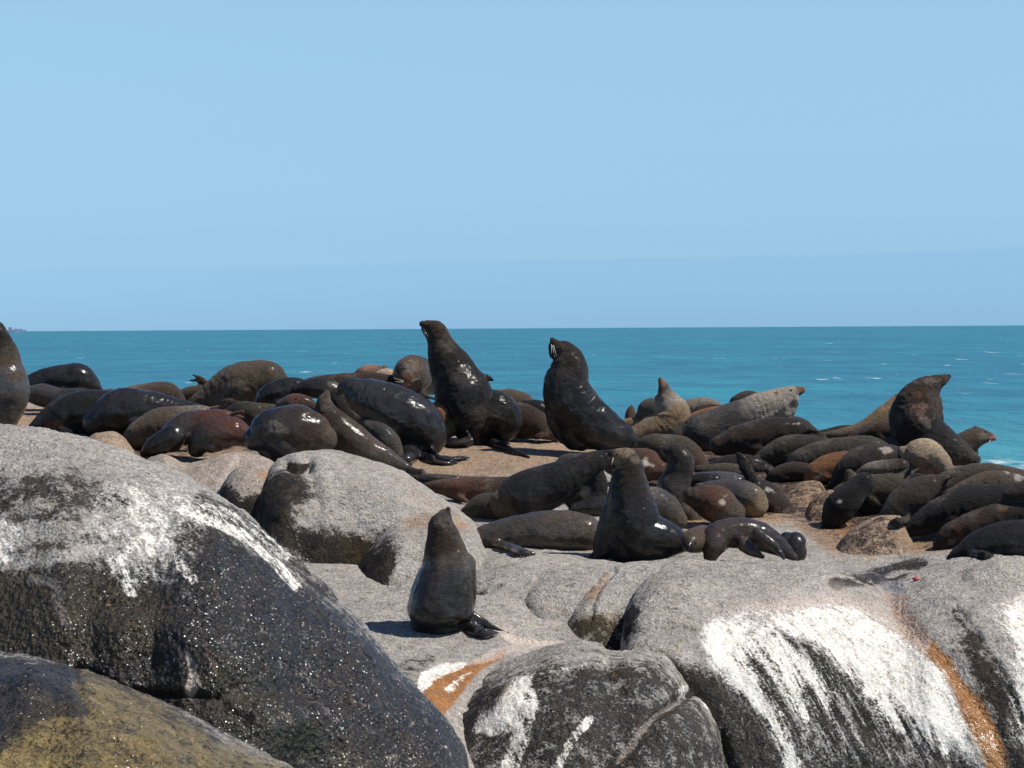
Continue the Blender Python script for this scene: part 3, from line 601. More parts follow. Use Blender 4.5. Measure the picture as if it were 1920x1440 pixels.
# small reddish shell on the slab, a ship far out, a shallow rock pool
def build_small():
    D = ground(1718, 1088) or 26.6
    p = at(1718, 1088, D)
    vs, fs = [], []
    n, m = 20, 12
    for j in range(m + 1):
        for i in range(n):
            a = 2 * math.pi * i / n; e = math.pi * j / m
            r = 0.034 * math.sin(e) * (1 + 0.12 * math.cos(7 * a))
            vs.append((p.x + r * math.cos(a), p.y + r * math.sin(a) * 0.8, p.z + 0.012 + 0.02 * math.cos(e)))
    for j in range(m):
        for i in range(n):
            fs.append((j * n + i, j * n + (i + 1) % n, (j + 1) * n + (i + 1) % n, (j + 1) * n + i))
    tag(mesh_obj('shell', vs, fs, plain('shell_red', (0.42, 0.10, 0.05), 0.3), tuple(p)), 'tiny ribbed reddish shell lying on the right hand slab beside the stream', 'shell')
    # distant ship
    D = 9000.0; c = at(31, 618, D); x0 = c.x; L = 30
    s = bpy.data.objects.new('cargo_ship', None); s.location = (x0, D, 0); COL.objects.link(s)
    tag(s, 'faint purplish ship on the horizon at the far left', 'ship')
    def prism(name, prof, y0, y1, mat):
        k = len(prof); v = [(x0 + a, D + y0, b) for a, b in prof] + [(x0 + a, D + y1, b) for a, b in prof]
        f = [tuple(range(k))[::-1], tuple(range(k, 2 * k))] + [(i, (i + 1) % k, k + (i + 1) % k, k + i) for i in range(k)]
        mesh_obj(name, v, f, mat, (x0, D, 0), s, smooth=False)
    hm = plain('ship_hull_haze', (0.46, 0.52, 0.68), 0.8, 0.2, .05); wm = plain('ship_white_haze', (0.50, 0.56, 0.68), 0.8, 0.2, .05)  # distance haze mixed into the hull and deckhouse colours
    prism('hull', [(-26, -1), (22, -1), (30, 9), (-30, 7)], -5, 5, hm)
    prism('deckhouse', [(-25, 7), (-12, 7.2), (-12, 17), (-25, 17)], -4, 4, wm)
    prism('cargo', [(-9, 7.3), (20, 8), (20, 12), (-9, 12)], -4, 4, hm)
build_small()
# ------------------------------------------------------------------ seals
GROUP = 'fur seals hauled out on the rocks'
def catmull(A, n=7):
    A = np.asarray(A, float); m = len(A)
    if m < 2: return A
    E = np.vstack([2 * A[0] - A[1], A, 2 * A[-1] - A[-2]]); out = []
    for i in range(m - 1):
        p0, p1, p2, p3 = E[i:i + 4]
        for t in np.linspace(0, 1, n, endpoint=False):
            out.append(0.5 * ((2 * p1) + (-p0 + p2) * t + (2 * p0 - 5 * p1 + 4 * p2 - p3) * t * t + (-p0 + 3 * p1 - 3 * p2 + p3) * t ** 3))
    out.append(A[-1]); return np.array(out)
def tube(C, R1, R2, k=20, flat=None):
    """closed tube round the points C; R1 across the picture, R2 in depth; hemispherical ends"""
    C = np.asarray(C, float)
    T = np.gradient(C, axis=0); T /= np.linalg.norm(T, axis=1, keepdims=True) + 1e-9
    cs, ts, r1, r2 = [], [], [], []
    for a, sg in ((0, -1), (-1, 1)):
        cap = []
        for q in (0.25, 0.5, 0.72, 0.88, 0.97, 0.999):
            cap.append((C[a] + sg * T[a] * R1[a] * q, T[a], R1[a] * math.sqrt(1 - q * q), R2[a] * math.sqrt(1 - q * q)))
        if sg < 0: first = cap[::-1]
        else: last = cap
    rows = first + [(C[i], T[i], R1[i], R2[i]) for i in range(len(C))] + last
    V = []; ang = np.linspace(0, 2 * np.pi, k, endpoint=False)
    prev = None
    for c, t, a, b in rows:
        ref = np.array([0, 1.0, 0]) if abs(t[1]) < 0.8 else np.array([0, 0, 1.0])
        if abs(t[1]) < 0.8: e2 = ref - t * (ref @ t)
        else: e2 = ref - t * (ref @ t)
        e2 /= np.linalg.norm(e2) + 1e-9
        if prev is not None and prev @ e2 < 0: e2 = -e2
        prev = e2
        e1 = np.cross(t, e2)
        V.append(c + np.outer(np.cos(ang) * a, e1) + np.outer(np.sin(ang) * b, e2))
    V = np.concatenate(V); n = len(rows); F_ = []
    for i in range(n - 1):
        for j in range(k):
            F_.append((i * k + j, i * k + (j + 1) % k, (i + 1) * k + (j + 1) % k, (i + 1) * k + j))
    F_.append(tuple(range(k))[::-1]); F_.append(tuple((n - 1) * k + j for j in range(k)))
    return V, F_

PAL = dict(black=(.005, .0045, .0045), ink=(.008, .0075, .008), dark=(.016, .013, .0105), brown=(.036, .023, .015), red=(.075, .024, .012),
           grey=(.045, .039, .033), slate=(.055, .055, .056), gb=(.078, .061, .043), tan=(.19, .14, .09), orange=(.20, .095, .042),
           cream=(.42, .345, .245), pale=(.20, .178, .148), olive=(.052, .045, .031), rust=(.095, .044, .025), gold=(.24, .18, .10), white=(.6, .58, .54), pink=(.32, .19, .145), silver=(.34, .315, .27))
dg = None
def seal(label, nodes, cols='dark', wet=.5, base=None, D=None, fl=(), eyes=(), wh=(), pt=(), vox=.0155, depth=1.0, mane=None, clump=0.0, limbs=True):
    """one fur seal: nodes run from the nose to the tail as (px, py, radius px[, metres further away])"""
    if D is None:
        D = ground(*base)
        if D is None: print('NO GROUND', label, base); D = 36
        rb = max(n[2] for n in nodes) / F * D
        D = D + 0.55 * rb
    if globals().get('DBG'):
        for n in nodes[1:-1:2]:
            p = at(n[0], n[1] + n[2], D + (n[3] if len(n) > 3 else 0)); h = ROCKS.ray_cast(Vector((p.x, p.y, 12)), Vector((0, 0, -1)))
            if h[0] is not None:
                gy = to_px(np.array([h[0]]))[1][0]; print('GAP %5.2f px%5d D%5.1f bottom %4d ground %4d %s' % (p.z - h[0].z, n[0], p.y, n[1] + n[2], gy, label[:40]))
    N = [tuple(n) + (0.0,) * (4 - len(n)) for n in nodes]
    C = catmull([tuple(at(n[0], n[1], D + n[3])) + (n[2] / F * (D + n[3]),) for n in N])
    R = np.maximum(C[:, 3], 0.012); C3 = C[:, :3]
    V, FA = tube(C3, R, R * depth, 24)
    fl = list(fl)
    if limbs and len(nodes) >= 5:
        L = len(N)
        def body(t):
            x = t * (L - 1); i0 = min(int(x), L - 2); f_ = x - i0
            return [N[i0][k_] * (1 - f_) + N[i0 + 1][k_] * f_ for k_ in range(4)]
        A, B_, E_ = body(.30), body(.42), body(.60)
        m = F / D
        fl.append(([(A[0], A[1] + .30 * A[2], .34 * A[2], A[3] - .62 * A[2] / m), (B_[0], B_[1] + .55 * B_[2], .30 * B_[2], B_[3] - .80 * B_[2] / m), ((B_[0] + E_[0]) / 2, (B_[1] + E_[1]) / 2 + .78 * E_[2], .24 * E_[2], E_[3] - .72 * E_[2] / m), (E_[0], E_[1] + .92 * E_[2], .10 * E_[2], E_[3] - .60 * E_[2] / m)], .8))
        Z, Y_ = N[-1], N[-2]
        if Z[2] <= 16:
            ux, uy = Z[0] - Y_[0], Z[1] - Y_[1]; q_ = math.hypot(ux, uy) + 1e-6; ux /= q_; uy /= q_
            for sg in (-1, 1):
                fl.append(([(Z[0], Z[1], Z[2] * .6, 0), (Z[0] + ux * 12 - uy * sg * 3, Z[1] + uy * 12 + ux * sg * 3 + 2, 4.2, sg * .07), (Z[0] + ux * 25 - uy * sg * 6, Z[1] + uy * 25 + ux * sg * 6 + 5, 2.2, sg * .12)], 1.2))
    V = [V]; FS = [FA]; off = len(V[0])
    for f in fl:
        pts, k = f[0], f[1]
        dp = [D + (p[3] if len(p) > 3 else 0) for p in pts]
        for i_ in range(1, len(pts)):
            g_ = ground(pts[i_][0], pts[i_][1] + pts[i_][2])
            if pts[i_][2] <= 12 and g_ is not None and g_ < dp[i_] and dp[i_] - g_ < 1.6: dp[i_] = g_ - 0.02
        Q = catmull([tuple(at(p[0], p[1], d_)) + (p[2] / F * D,) for p, d_ in zip(pts, dp)], 6)
        r1 = np.maximum(Q[:, 3], 0.011); r2 = np.maximum(Q[:, 3] * k, 0.011)
        v, fa = tube(Q[:, :3], r1, r2, 14)
        V.append(v); FS.append([tuple(i + off for i in q) for q in fa]); off += len(v)
    V = np.concatenate(V); FA = [q for fs in FS for q in fs]
    b0 = at(nodes[len(nodes) // 2][0], nodes[len(nodes) // 2][1], D); loc = np.array([b0.x, b0.y, V[:, 2].min()])
    me = bpy.data.meshes.new('tmp'); me.from_pydata([tuple(v) for v in (V - loc)], [], FA); me.update()
    o = bpy.data.objects.new('fur_seal', me); COL.objects.link(o)
    m = o.modifiers.new('r', 'REMESH'); m.mode = 'VOXEL'; m.voxel_size = vox; m.use_smooth_shade = True
    m = o.modifiers.new('s', 'SMOOTH'); m.iterations = 4; m.factor = 0.5
    dgr = bpy.context.evaluated_depsgraph_get(); ev = o.evaluated_get(dgr)
    new = bpy.data.meshes.new_from_object(ev, depsgraph=dgr); new.name = 'fur_seal'
    o.modifiers.clear(); o.data = new; bpy.data.meshes.remove(me); o.location = loc
    nv = len(new.vertices); P = np.empty(nv * 3, np.float32); new.vertices.foreach_get('co', P); P = P.reshape(-1, 3).astype(float) + loc
    NR = np.empty(nv * 3, np.float32); new.vertices.foreach_get('normal', NR); NR = NR.reshape(-1, 3)
    # uneven flesh and, on the manes, clumps of hair
    s = 0.020 * fbm(P, 4.2, 2, 3) + 0.006 * fbm(P * np.array([1, 1, 1.6]), 13, 2, 4)
    s = s * min(1.0, R.mean() / 0.20)
    dS = ((P[:, None, :] - C3[None, :, :]) ** 2).sum(-1); near = dS.argmin(1); arc = np.concatenate([[0], np.cumsum(np.linalg.norm(np.diff(C3, axis=0), axis=1))])
    sec = C3[np.clip(near, 1, len(C3) - 2) + 1] - C3[np.clip(near, 1, len(C3) - 2) - 1]; sec /= np.linalg.norm(sec, axis=1, keepdims=True) + 1e-9
    along = arc[near] + ((P - C3[near]) * sec).sum(1)       # skin folds across the neck and flanks
    fold = np.sin(along * 75 + 11.0 * fbm(P, 3.5, 3, 71)); fm = np.clip(fbm(P, 2.6, 2, 83) * 2.2 + .1, 0, 1) + .5 * np.exp(-((near / len(C3) - .28) / .12) ** 2)
    s = s + 0.0020 * fold * np.clip(fm, 0, 1) * min(1.0, R.mean() / 0.15)
    px, py = to_px(P)
    if mane:
        dm, _ = seg_dist(px, py, [(a, b) for a, b, c in mane]); rr = np.mean([c for a, b, c in mane])
        s = s + 0.005 * fbm(P * np.array([1, 1, .5]), 26, 2, 9) * (1 - sstep(dm, rr * .6, rr * 1.1))
    s = s + clump * fbm(P, 22, 2, 19)
    P2 = P + NR * s[:, None]
    new.vertices.foreach_set('co', (P2 - loc).astype(np.float32).ravel()); new.update()
    # coat colours along the body
    d2 = ((P[:, None, :] - C3[None, ::2, :]) ** 2).sum(-1); tpos = d2.argmin(1) / max(1, len(C3[::2]) - 1)
    if isinstance(cols, str): cols = [(0, cols, wet)]
    kt = [c[0] for c in cols]; kc = np.array([PAL[c[1]] + (c[2],) for c in cols])
    tw = np.clip(tpos + 0.06 * fbm(P, 6, 3, 41), 0, 1)
    Cc = np.stack([np.interp(tw, kt, kc[:, i]) for i in range(4)], -1)
    nz = fbm(P, 14, 3, 63)
    for (cx, cy, r, cn, st) in pt:
        w_ = st * (1 - sstep(np.hypot((px - cx) * 1.0, (py - cy) * 1.3) + (1.5 if cn in ('white', 'pale') else .8) * r * nz, r * 0.55, r * 1.15)) * (NR[:, 1] < 0.35)
        Cc[:, :3] = Cc[:, :3] * (1 - w_[:, None]) + np.array(PAL[cn]) * w_[:, None]
        Cc[:, 3] *= 1 - 0.6 * w_
    set_attr(new, 'fur', Cc)
    new.materials.clear(); new.materials.append(M_FUR)
    tag(o, label, 'fur seal', GROUP)
    if eyes or wh:
        T = BVHTree.FromPolygons([tuple(v) for v in P2], [tuple(p.vertices) for p in new.polygons])
        def hit(x, y):
            u, w = tan_uv(x, y); h = T.ray_cast(EYE, Vector((float(u), 1.0, float(w))).normalized())
            return h[0] if h[0] is not None else at(x, y, D)
        for (x, y, r) in eyes:
            c = hit(x, y); rr = r / F * D; vs, fs = [], []
            for j in range(9):
                for i in range(14):
                    a = 2 * math.pi * i / 14; e = math.pi * (j + .001) / 8.001
                    vs.append((c.x + rr * math.sin(e) * math.cos(a), c.y + .3 * rr + rr * math.sin(e) * math.sin(a), c.z + rr * math.cos(e)))
            for j in range(8):
                for i in range(14): fs.append((j * 14 + i, j * 14 + (i + 1) % 14, (j + 1) * 14 + (i + 1) % 14, (j + 1) * 14 + i))
            mesh_obj('eye', vs, fs, M_EYE, tuple(c), o)
        if wh:
            for (x0, y0, x1, y1) in wh:
                a = hit(x0, y0); b = at(x1, y1, a.y - 0.05); mid = (a + b) / 2 + Vector((0, -0.02, -0.004))
                Q = catmull([tuple(a), tuple(mid), tuple(b)], 5); v, f = tube(Q, np.linspace(.0035, .0012, len(Q)), np.linspace(.0035, .0012, len(Q)), 6)
                mesh_obj('whisker', v, f, M_WHISK, tuple(a), o)
    return o

# ---- left end, far row first
seal('big bull seal cut off by the left edge, dark neck and shiny grey belly',
 [(-38,618,7),(-24,613,13),(-9,617,17),(3,636,19),(8,664,27),(7,685,36),(8,705,44),(8,740,48),(4,772,40),(2,792,30)],
 [(0,'brown',.3),(.35,'dark',.3),(.5,'gb',.3),(.62,'slate',.9),(1,'slate',.9)], base=(20,802), D=36.2, fl=[([(14,770,15),(18,795,13),(10,806,12)],.7)], pt=[(35,705,16,'gb',.8),(25,760,24,'slate',.7)], mane=[(-5,620,30),(6,690,30)], limbs=False)
seal('glossy black seal lying behind the left edge bull, its back against the sea',
 [(48,720,14),(80,716,24),(115,714,31),(150,712,31),(172,722,20),(188,732,6)], 'ink', .85, D=37.6)
seal('bluish black seal squeezed between the left edge bull and the dark bulky one',
 [(50,738,14),(80,742,22),(115,748,20),(150,742,16),(180,738,8)], [(0,'slate',.6),(1,'ink',.8)], D=37.1)
seal('bulky dark seal with a rough reddish rump, left of the shiny black back',
 [(60,800,8),(78,795,22),(110,785,34),(150,775,42),(195,775,42),(235,780,34)], 'ink', .6, D=35.6, pt=[(95,800,20,'rust',.9),(112,792,10,'orange',.5)], fl=[([(75,812,10),(95,818,8)],1.5)])
seal('long shiny black seal with a silvery highlight, right of the bulky dark one',
 [(180,790,26),(215,775,42),(255,770,42),(300,770,32),(345,768,18),(385,768,7)], 'ink', .85, D=35.2, fl=[([(190,748,6),(215,745,7),(240,748,4)],1.0)])
seal('mottled tan seal hunched on the skyline at the left, light rim',
 [(220,742,6),(245,738,16),(285,742,26),(318,746,26),(345,765,12)], [(0,'tan',.1),(.4,'gb',.2),(1,'brown',.3)], D=37.2, clump=.006)
seal('low brown seal lying flat on the skyline, with sea behind it',
 [(190,736,6),(215,738,9),(245,742,9)], 'gb', .3, D=38)
seal('small brown seal with a forked black hind flipper raised against the sea',
 [(330,752,10),(350,740,14),(370,736,14),(392,738,12)], 'olive', .3, D=38, fl=[([(392,730,7),(386,718,6),(374,708,4),(361,703,2)],.6),([(384,718,5),(370,714,4),(354,713,2)],.6)])
seal('big grizzled brown seal humped on the skyline, left of the long low back',
 [(352,768,10),(378,752,20),(410,738,34),(448,724,44),(484,714,39),(515,714,32),(535,718,14)], [(0,'gb',.2),(.5,'gb',.3),(1,'olive',.4)], base=(440,790), D=36.6, pt=[(440,725,26,'pale',.45),(415,750,18,'pale',.35),(520,706,18,'olive',.6)])
seal('small wet seal head with black cheek, tucked below the mottled grey-brown neck',
 [(270,850,9),(282,842,17),(300,832,22),(325,818,24)], 'black', .9, D=33.1)
seal('mottled grey-brown seal sleeping nose down, beside two wet reddish ones',
 [(226,846,7),(240,832,17),(262,815,27),(296,800,34),(334,792,32),(370,778,20),(392,770,8)], [(0,'brown',.3),(.2,'gb',.3),(.6,'gb',.4),(1,'pale',.3)], D=33.9, eyes=[(248,829,2.5)], wh=[(232,843,238,852),(234,842,246,852)], pt=[(235,840,12,'brown',.6)], fl=[([(345,773,3),(362,777,5),(376,781,3)],.8)])
seal('wet reddish brown seal with a dazzling highlight, left one of the pair',
 [(322,828,20),(328,816,28),(350,802,29),(385,790,24),(418,782,15),(434,778,8)], [(0,'brown',.95),(.45,'brown',1),(.7,'red',1),(1,'rust',.8)], D=33.3, vox=.014)
seal('wet reddish brown seal, right one of the pair, half hidden by the round black back',
 [(368,840,17),(378,828,26),(404,816,32),(436,812,30),(462,820,20)], [(0,'ink',1),(.4,'brown',1),(.7,'red',1),(1,'red',.8)], D=33.1, vox=.014, pt=[(435,800,14,'rust',.7)])
seal('dark hairy seal curled above the round black back',
 [(425,775,10),(446,775,22),(476,778,25),(506,775,18)], [(0,'ink',.5),(1,'olive',.3)], D=34.7, clump=.010, fl=[([(418,772,3),(430,782,5),(440,795,4)],.8)])
seal('wet black seal with white glints, at the foot of the humped brown one',
 [(486,760,12),(502,745,22),(530,735,26),(560,730,22),(590,735,12)], 'black', .95, D=35.6, clump=.004)
seal('long low brown back stretched along the skyline, left of the mottled round head',
 [(560,725,12),(600,722,18),(650,722,22),(700,722,24),(750,730,22),(790,742,12)], 'brown', .4, D=37)
seal('black seal with a pale edged shoulder, behind the raised brown head',
 [(556,730,10),(580,728,17),(610,730,22),(632,748,22),(648,778,22),(660,805,14)], [(0,'ink',.8),(.6,'dark',.6),(1,'dark',.5)], D=35.4, pt=[(625,722,9,'pale',.5)])
seal('small reddish brown head sleeping on the round black back',
 [(524,758,8),(545,756,18),(568,756,17),(590,764,10)], [(0,'slate',.7),(.5,'rust',.6),(1,'brown',.5)], D=34.6, eyes=[(555,748,2)])
seal('great round black back with grey bloom, lying above the small dark boulders',
 [(478,822,24),(500,812,42),(530,810,50),(562,808,50),(590,812,38),(606,822,26)], [(0,'ink',1),(.4,'dark',.85),(.75,'brown',.6),(1,'gb',.5)], D=32.6, pt=[(525,800,19,'pale',.55),(545,828,14,'gb',.7)],
 fl=[([(540,848,11),(570,842,9),(600,838,7),(622,836,4)],.9),([(500,845,16),(508,862,12),(500,872,8)],.8)])
seal('brown seal seen from behind with its nose raised, tail trailing down right',
 [(613,737,7),(608,754,16),(612,775,23),(630,800,31),(660,826,33),(695,848,27),(730,864,19),(762,876,9)], [(0,'gb',.2),(.4,'brown',.3),(.75,'gb',.8),(1,'grey',.8)], D=33.0,
 fl=[([(760,874,8),(775,882,5),(786,888,2)],.7),([(640,828,12),(628,838,12),(612,846,7)],.5),([(765,890,7),(800,895,8),(850,896,6),(880,896,3)],2.0)])
seal('small mottled pup nestled under the arched black seal',
 [(690,800,14),(712,812,20),(728,832,24),(744,858,15)], [(0,'dark',.5),(.5,'slate',.5),(1,'gb',.3)], D=33.5)
seal('big glossy black seal standing arched, hind flippers spread on the brown rock',
 [(632,738,6),(648,730,20),(680,744,38),(716,760,46),(752,778,50),(786,798,46),(802,824,36),(796,848,22)], 'ink', .95, base=(800,868), D=34.3, vox=.014,
 fl=[([(688,768,18),(684,792,17),(692,812,12),(702,826,6)],.7),([(775,820,34),(768,846,28),(762,862,12)],.8),([(800,850,9),(820,858,5),(850,860,5),(878,858,3)],2.5),([(782,858,7),(808,864,4.5),(835,868,4),(856,867,2)],2.5),([(766,862,7),(750,870,6),(742,872,3)],1.5)], limbs=False)
seal('seal sleeping on the skyline with a reddish brown muzzle, left of the cream back',
 [(668,704,8),(686,698,14),(712,700,15),(735,704,10)], [(0,'brown',.4),(.4,'pink',.4),(1,'brown',.4)], D=38, fl=[([(718,690,4),(722,684,2)],.8)])
seal('cream coloured seal back, just left of the mottled round head',
 [(700,712,10),(722,708,17),(745,712,14)], 'cream', .1, D=37.6)
seal('round mottled head facing the camera, beside the tallest bull',
 [(764,712,13,-.25),(768,702,33,0),(782,702,33,.5),(800,708,32,1.0),(815,712,28,1.4)], [(0,'rust',.3),(.2,'gb',.4),(.6,'dark',.5),(1,'black',.5)], D=36.9, wh=[(757,714,738,708),(757,716,740,715),(772,714,788,708)], pt=[(768,688,15,'pale',.7),(748,690,12,'dark',.8),(762,718,9,'pink',.6),(785,712,12,'olive',.7)], clump=.006, limbs=False)
seal('golden brown seal back rounded between the arched black one and the tallest bull',
 [(800,780,24),(815,785,36),(828,792,38),(838,796,26)], [(0,'orange',.5),(.5,'orange',.5),(1,'olive',.6)], D=35.2)
seal('tallest bull sitting up with thick neck, nose pointing left above the horizon',
 [(792,607,6),(801,611,12),(817,620,21),(826,640,24),(836,668,34),(850,702,44),(866,738,54),(880,775,52),(888,805,40),(892,825,26)],
 [(0,'brown',.2),(.3,'brown',.25),(.45,'dark',.3),(.7,'ink',.5),(1,'ink',.7)], base=(890,836), D=35.3, vox=.013,
 fl=[([(900,770,40),(935,775,40),(945,790,36),(945,800,28)],1.0),([(905,800,30),(912,824,13),(935,834,7),(965,846,6),(992,857,3)],1.0),([(885,820,18),(870,829,8),(850,832,5),(836,833,2)],3.0),([(905,704,3),(915,708,5),(924,713,2)],.7),([(795,617,6),(803,626,9)],.9),([(826,612,3),(830,618,2)],1.0)],
 eyes=[(806,610,2.2)], wh=[(794,616,798,634),(796,617,803,632)], pt=[(906,780,30,'gb',.5),(862,690,8,'pale',.5)], mane=[(820,625,40),(850,700,40)], limbs=False)
seal('tan seal back glimpsed between the tallest bull and the second bull',
 [(930,745,16),(955,752,24),(985,760,20),(1003,772,6)], 'gb', .15, D=36.8)
seal('black seal back touching the front of the second bull',
 [(985,760,10),(1005,768,20),(1030,782,20)], 'ink', .5, D=36.4)
seal('light brown seal sleeping head down on the rock between the two sitting bulls',
 [(1046,824,6),(1034,812,16),(1008,798,26),(975,785,30),(945,790,26)], [(0,'grey',.4),(.2,'gb',.3),(.6,'brown',.3),(1,'brown',.3)], D=35.6, fl=[([(1000,815,9),(975,818,5),(955,812,3)],2)], wh=[(1044,824,1052,830)])
seal('second bull sitting up, pale whiskers on its muzzle, glossy black flank',
 [(1035,635,5),(1043,648,13),(1060,663,26),(1066,690,36),(1062,722,44),(1072,756,48),(1100,786,46),(1138,808,38),(1172,820,26),(1188,826,12)],
 [(0,'brown',.3),(.3,'dark',.3),(.5,'ink',.6),(1,'ink',.8)], base=(1100,843), D=34.6, vox=.013,
 fl=[([(1048,770,28),(1046,800,18),(1056,822,10),(1066,828,7)],.8),([(1052,828,4),(1085,838,4),(1120,842,3)],3),([(1130,825,24),(1160,834,17),(1190,834,10)],.8),([(1078,800,34),(1076,822,24),(1090,832,16)],1.0),([(1036,650,9),(1040,662,12)],1.0)],
 eyes=[(1052,652,2.2)], wh=[(1036,648,1040,670),(1038,648,1044,668),(1034,646,1034,664)], pt=[(1062,708,22,'slate',.35),(1052,656,10,'slate',.5)], mane=[(1060,660,32),(1066,700,36)], limbs=False)
# ---- skyline right of the second bull
seal('small reddish head pointing up, furthest back behind the upright tan female',
 [(1184,760,3),(1183,768,8),(1183,782,12),(1190,798,14)], [(0,'rust',.2),(1,'gb',.2)], D=38)
seal('low tan back in front of the small reddish head',
 [(1165,795,8),(1190,795,13),(1215,800,13)], 'tan', .1, D=37.2)
seal('smooth grey seal back just left of the upright tan female',
 [(1200,782,10),(1216,770,21),(1240,768,22),(1262,775,18)], 'slate', .15, D=37.2)
seal('upright tan female with her pointed nose straight up',
 [(1238,711,4),(1243,722,9),(1248,738,16),(1255,757,26),(1262,776,34),(1250,798,34),(1222,812,32),(1196,822,26)], [(0,'rust',.1),(.18,'gb',.1),(.4,'silver',.1),(.55,'gold',.1),(1,'tan',.1)], D=35.9, fl=[([(1232,745,4),(1236,760,9),(1240,775,14)],1)], pt=[(1242,716,9,'pink',.7)], limbs=False)
seal('pale silvery seal back on the skyline, right of the upright tan female',
 [(1280,770,12),(1300,764,17),(1330,762,16),(1358,768,8)], 'pale', .1, D=37.8)
seal('dark brown sleeping face resting between pale and orange backs',
 [(1296,782,5),(1308,776,13),(1330,772,15),(1360,774,14)], 'brown', .5, D=37, eyes=[(1316,769,2)])
seal('dark grey seal curled on the skyline, nose to the left',
 [(1370,760,6),(1380,755,14),(1402,752,19),(1426,756,18)], [(0,'ink',.4),(.4,'grey',.3),(1,'olive',.2)], D=37.4)
seal('orange edged seal back, directly behind the big silver-grey female',
 [(1268,818,10),(1292,796,16),(1325,782,18),(1360,772,12)], [(0,'orange',.1),(1,'orange',.1)], D=36.2)
seal('big silver-grey female leaning right, orange nose raised and dark throat',
 [(1504,731,5),(1492,735,11),(1476,743,19),(1456,755,27),(1425,768,31),(1388,784,34),(1345,804,38),(1308,816,38),(1282,822,24)], [(0,'orange',.1),(.06,'gb',.1),(.15,'silver',.05),(.5,'silver',.05),(.64,'slate',.2),(1,'grey',.3)], D=35.3, vox=.013,
 fl=[([(1488,748,9),(1484,762,13),(1470,778,16)],1)], eyes=[(1483,732,2.3)], wh=[(1497,742,1494,754),(1495,742,1489,752)], pt=[(1489,757,11,'ink',.9),(1503,730,7,'orange',.8),(1455,738,4,'ink',.7),(1320,800,30,'slate',.5)])  # large ink patch paints the shadow under the chin
seal('dark brown seal under the chest of the big silver-grey female',
 [(1350,835,20),(1378,830,32),(1415,822,34),(1450,812,30),(1485,806,22),(1510,808,12)], [(0,'brown',.4),(1,'dark',.4)], D=34.3)
seal('grey-brown seal tail sloping to the sea, right of the silver-grey female',
 [(1450,800,12),(1480,797,18),(1505,800,16),(1528,808,6)], 'grey', .4, D=35.6, fl=[([(1520,808,5),(1535,812,3)],1)])
seal('slim dark seal stretched flat on the skyline, left of the far tan female',
 [(1522,815,6),(1548,812,8),(1580,806,9),(1612,804,7)], 'brown', .2, D=37)
# ---- right hand heap
seal('slender tan female leaning on the back of the mottled bull',
 [(1682,740,4),(1676,752,9),(1664,772,17),(1640,795,20),(1608,810,16),(1575,815,11),(1545,816,6)], [(0,'tan',.1),(.3,'gold',.1),(1,'gb',.1)], D=35.6)
seal('dark mottled bull with shaggy mane, pointing its snout to the upper right',
 [(1779,706,6),(1769,711,12),(1752,721,20),(1731,740,34),(1718,768,44),(1716,795,50),(1735,818,46),(1768,836,36),(1800,852,26),(1826,862,12)],
 [(0,'gb',.2),(.15,'brown',.2),(.4,'brown',.25),(.65,'ink',.4),(1,'grey',.4)], D=33.8, vox=.013,
 fl=[([(1752,730,10),(1750,760,16),(1750,800,20)],1)], pt=[(1725,770,20,'pink',.5),(1710,760,12,'gb',.5),(1735,795,15,'pale',.4),(1780,704,5,'black',.9),(1750,712,12,'pale',.5),(1722,738,10,'orange',.35)], mane=[(1748,722,40),(1718,780,50)], clump=.008, limbs=False)
seal('seal head with orange muzzle looking right over the sea, rightmost of the raised heads',
 [(1862,820,7),(1850,819,12),(1832,820,19),(1812,830,23),(1795,845,26),(1780,860,26)], [(0,'orange',.1),(.15,'gb',.1),(1,'gb',.1)], D=34.3, vox=.013,
 eyes=[(1848,810,2.2)], wh=[(1857,825,1850,834)], fl=[([(1825,805,3),(1829,800,2)],1),([(1820,850,14),(1800,868,18)],1)], pt=[(1862,822,8,'pink',.9),(1845,818,8,'pale',.6),(1828,803,3,'black',.8)], limbs=False)
seal('long chocolate brown back running down under the mottled bull',
 [(1592,824,8),(1625,810,14),(1660,808,18),(1700,822,18),(1740,842,12)], 'brown', .25, D=34.6)
seal('smooth grey back in front of the long chocolate one',
 [(1630,840,10),(1665,834,16),(1700,840,18),(1730,852,14)], 'slate', .25, D=33.8)
seal('dark seal with a bright silver rim along its spine, left edge of the right heap',
 [(1412,874,10),(1440,856,20),(1478,842,26),(1520,840,24),(1560,838,16),(1590,836,8)], [(0,'olive',.3),(1,'dark',.3)], D=33.6, fl=[([(1408,878,3),(1440,846,4),(1490,822,4),(1545,816,4)],.8)], pt=[(1420,858,8,'pale',.6)])
seal('dark olive seal arched above the orange one',
 [(1478,880,12),(1500,866,22),(1540,852,26),(1590,846,28),(1635,842,24),(1668,846,12)], [(0,'grey',.3),(1,'olive',.3)], D=32.9, pt=[(1495,875,10,'gb',.6)])
seal('short orange seal with a pale wet patch, above the rough brown boulder',
 [(1520,900,14),(1530,888,22),(1556,875,25),(1586,864,20),(1612,856,12)], [(0,'orange',.5),(.5,'orange',.4),(1,'rust',.3)], D=32.2, pt=[(1532,893,8,'white',.6)])  # small white patch, less wet than the coat around it
seal('dark grey seal back with white droppings, behind the curled bowl shaped one',
 [(1562,912,10),(1582,890,22),(1612,872,32),(1648,862,32),(1680,864,26),(1700,872,16)], [(0,'dark',.3),(1,'grey',.3)], D=31.9, pt=[(1665,842,10,'white',.6),(1655,860,8,'gb',.8),(1690,870,12,'gb',.8)])
